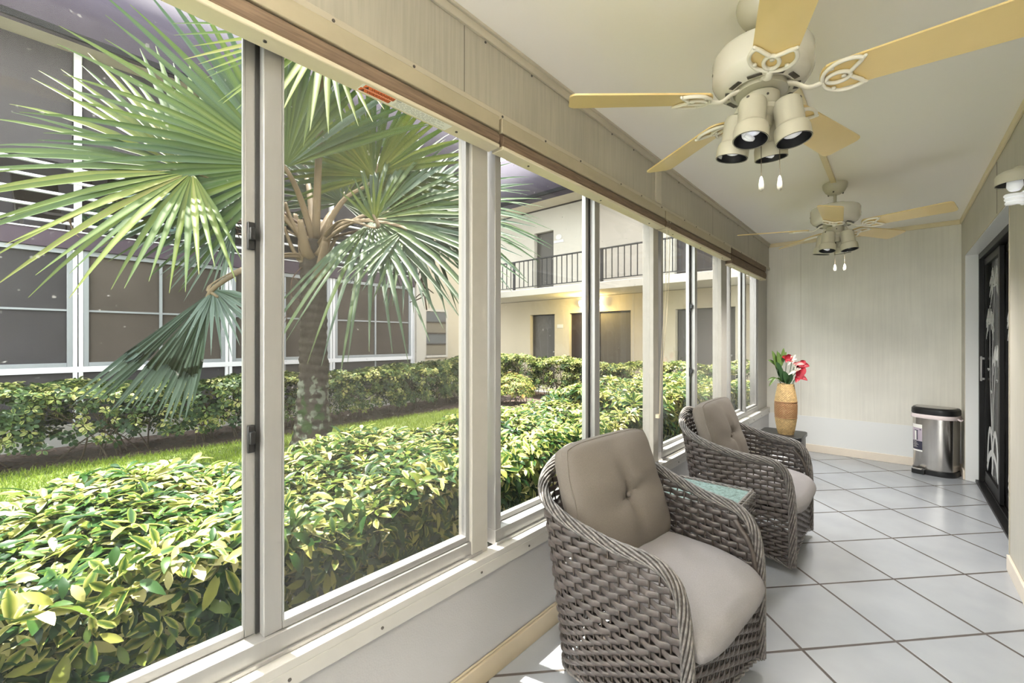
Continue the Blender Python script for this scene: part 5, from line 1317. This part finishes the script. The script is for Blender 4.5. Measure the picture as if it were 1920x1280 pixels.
# number plates by the doors
for (x, z, lab) in ((-7.31, 4.10, 'white number plates beside the upper grey door'), (-7.26, 1.68, 'small white number plate beside the lower grey door')):
    t = thing('number_plate', lab, 'sign', (x, WY, z), None)
    if z > 3:
        part('oval_plate', B().prism([(x + .10*math.cos(a), z + .085 + .075*math.sin(a)) for a in np.linspace(0, 2*PI, 24)[:-1]], 0, .012, Matrix(((1, 0, 0, 0), (0, 0, -1, WY), (0, 1, 0, 0), (0, 0, 0, 1)))), M['plate'], t)
        pl = part('strip_plate', B().box(x - .17, WY - .012, z - .075, x + .17, WY - .0005, z + .0), M['plate'], t)
        for dx in (-.035, .03): part('plate_mark', B().box(x + dx - .014, WY - .0135, z + .055, x + dx + .014, WY - .0121, z + .115), M['greyink'], t)
        for dx, w_ in ((-.10, .035), (-.03, .03), (.03, .025)): part('plate_mark', B().box(x + dx - w_/2, WY - .0135, z - .055, x + dx + w_/2, WY - .0121, z - .018), M['greyink'], t)
    else:
        part('strip_plate', B().box(x - .10, WY - .012, z - .05, x + .10, WY - .0005, z + .05), M['plate'], t)
# lit twin flood lamp under the walkway
fl = thing('flood_lamp', 'lit twin flood lamp on the wall under the walkway', 'outdoor lamp', (-6.17, WY, 2.25))
part('lamp_base', B().lathe([(0, 0), (.06, 0), (.05, .05), (0, .06)], 20, (-6.17, WY, 2.27), (0, -1, 0)).tube(np.array([(-6.37, WY - .08, 2.27), (-5.97, WY - .08, 2.27)]), .018, 8), M['white'], fl)
for s in (-1, 1): part('lamp_head', B().lathe([(0, 0), (.05, .01), (.085, .10), (.08, .14), (0, .16)], 20, (-6.17 + s*.20, WY - .10, 2.27), (s*.6, -.7, -.15)), M['lamp'], fl, smooth=True)

# ================================================================== LIGHT, SKY, CAMERA
def light(name, kind, loc, energy, col=(1, 1, 1), **kw):
    l = bpy.data.lights.new(name, kind); l.energy = energy; l.color = col
    for k, v in kw.items(): setattr(l, k, v)
    o = bpy.data.objects.new(name, l); C.objects.link(o); o.location = loc; return o
SUN_DIR = Vector((1, .23, -5.0)).normalized()
s = light('sun', 'SUN', (-10, 0, 20), 14.5, (1, .95, .86), angle=R(.6)); s.rotation_euler = SUN_DIR.to_track_quat('-Z', 'Y').to_euler()
light('flood_light', 'POINT', (-6.17, WY - .40, 2.22), 90, (1, .74, .26), shadow_soft_size=.08)
w = bpy.data.worlds.new('sky'); bpy.context.scene.world = w; w.use_nodes = True
nt = w.node_tree; bg = nt.nodes['Background']
tc = nt.nodes.new('ShaderNodeTexCoord'); sx = nt.nodes.new('ShaderNodeSeparateXYZ'); nt.links.new(tc.outputs['Generated'], sx.inputs[0])
cr = nt.nodes.new('ShaderNodeValToRGB'); cr.color_ramp.elements[0].position = 0; cr.color_ramp.elements[0].color = (.95, .95, .93, 1)
cr.color_ramp.elements[1].position = .9; cr.color_ramp.elements[1].color = (.78, .87, 1.0, 1)
cn = nt.nodes.new('ShaderNodeTexNoise'); cn.inputs['Scale'].default_value = 2.2; cn.inputs['Detail'].default_value = 6; nt.links.new(tc.outputs['Generated'], cn.inputs['Vector'])
cm = nt.nodes.new('ShaderNodeMapRange'); cm.inputs['From Min'].default_value = .42; cm.inputs['From Max'].default_value = .62; nt.links.new(cn.outputs['Fac'], cm.inputs['Value'])
mx = nt.nodes.new('ShaderNodeMix'); mx.data_type = 'RGBA'; nt.links.new(cm.outputs[0], mx.inputs['Factor']); nt.links.new(sx.outputs['Z'], cr.inputs[0]); nt.links.new(cr.outputs[0], mx.inputs['A']); mx.inputs['B'].default_value = (1, .98, .94, 1)
nt.links.new(mx.outputs['Result'], bg.inputs['Color']); bg.inputs['Strength'].default_value = 4.6
cam = bpy.data.cameras.new('camera'); co = bpy.data.objects.new('camera', cam); C.objects.link(co)
co.location = (0, 0, 1.28); co.rotation_euler = (R(90), 0, R(39.55))
cam.sensor_width = 36; cam.sensor_fit = 'HORIZONTAL'; cam.lens = 36*804/1920
cam.shift_x = -(1016 - 960)/1920; cam.shift_y = (638 - 640)/1920
cam.clip_start = .02; cam.clip_end = 200
sc = bpy.context.scene; sc.camera = co
sc.view_settings.view_transform = 'Standard'; sc.view_settings.look = 'None'; sc.view_settings.gamma = 1; sc.view_settings.use_curve_mapping = False
sc.view_settings.exposure = 1.02
sc.cycles.max_bounces = 12; sc.cycles.diffuse_bounces = 6; sc.cycles.glossy_bounces = 4; sc.cycles.transparent_max_bounces = 24; sc.cycles.transmission_bounces = 6
sc.cycles.sample_clamp_indirect = 8; sc.cycles.caustics_reflective = False; sc.cycles.caustics_refractive = False
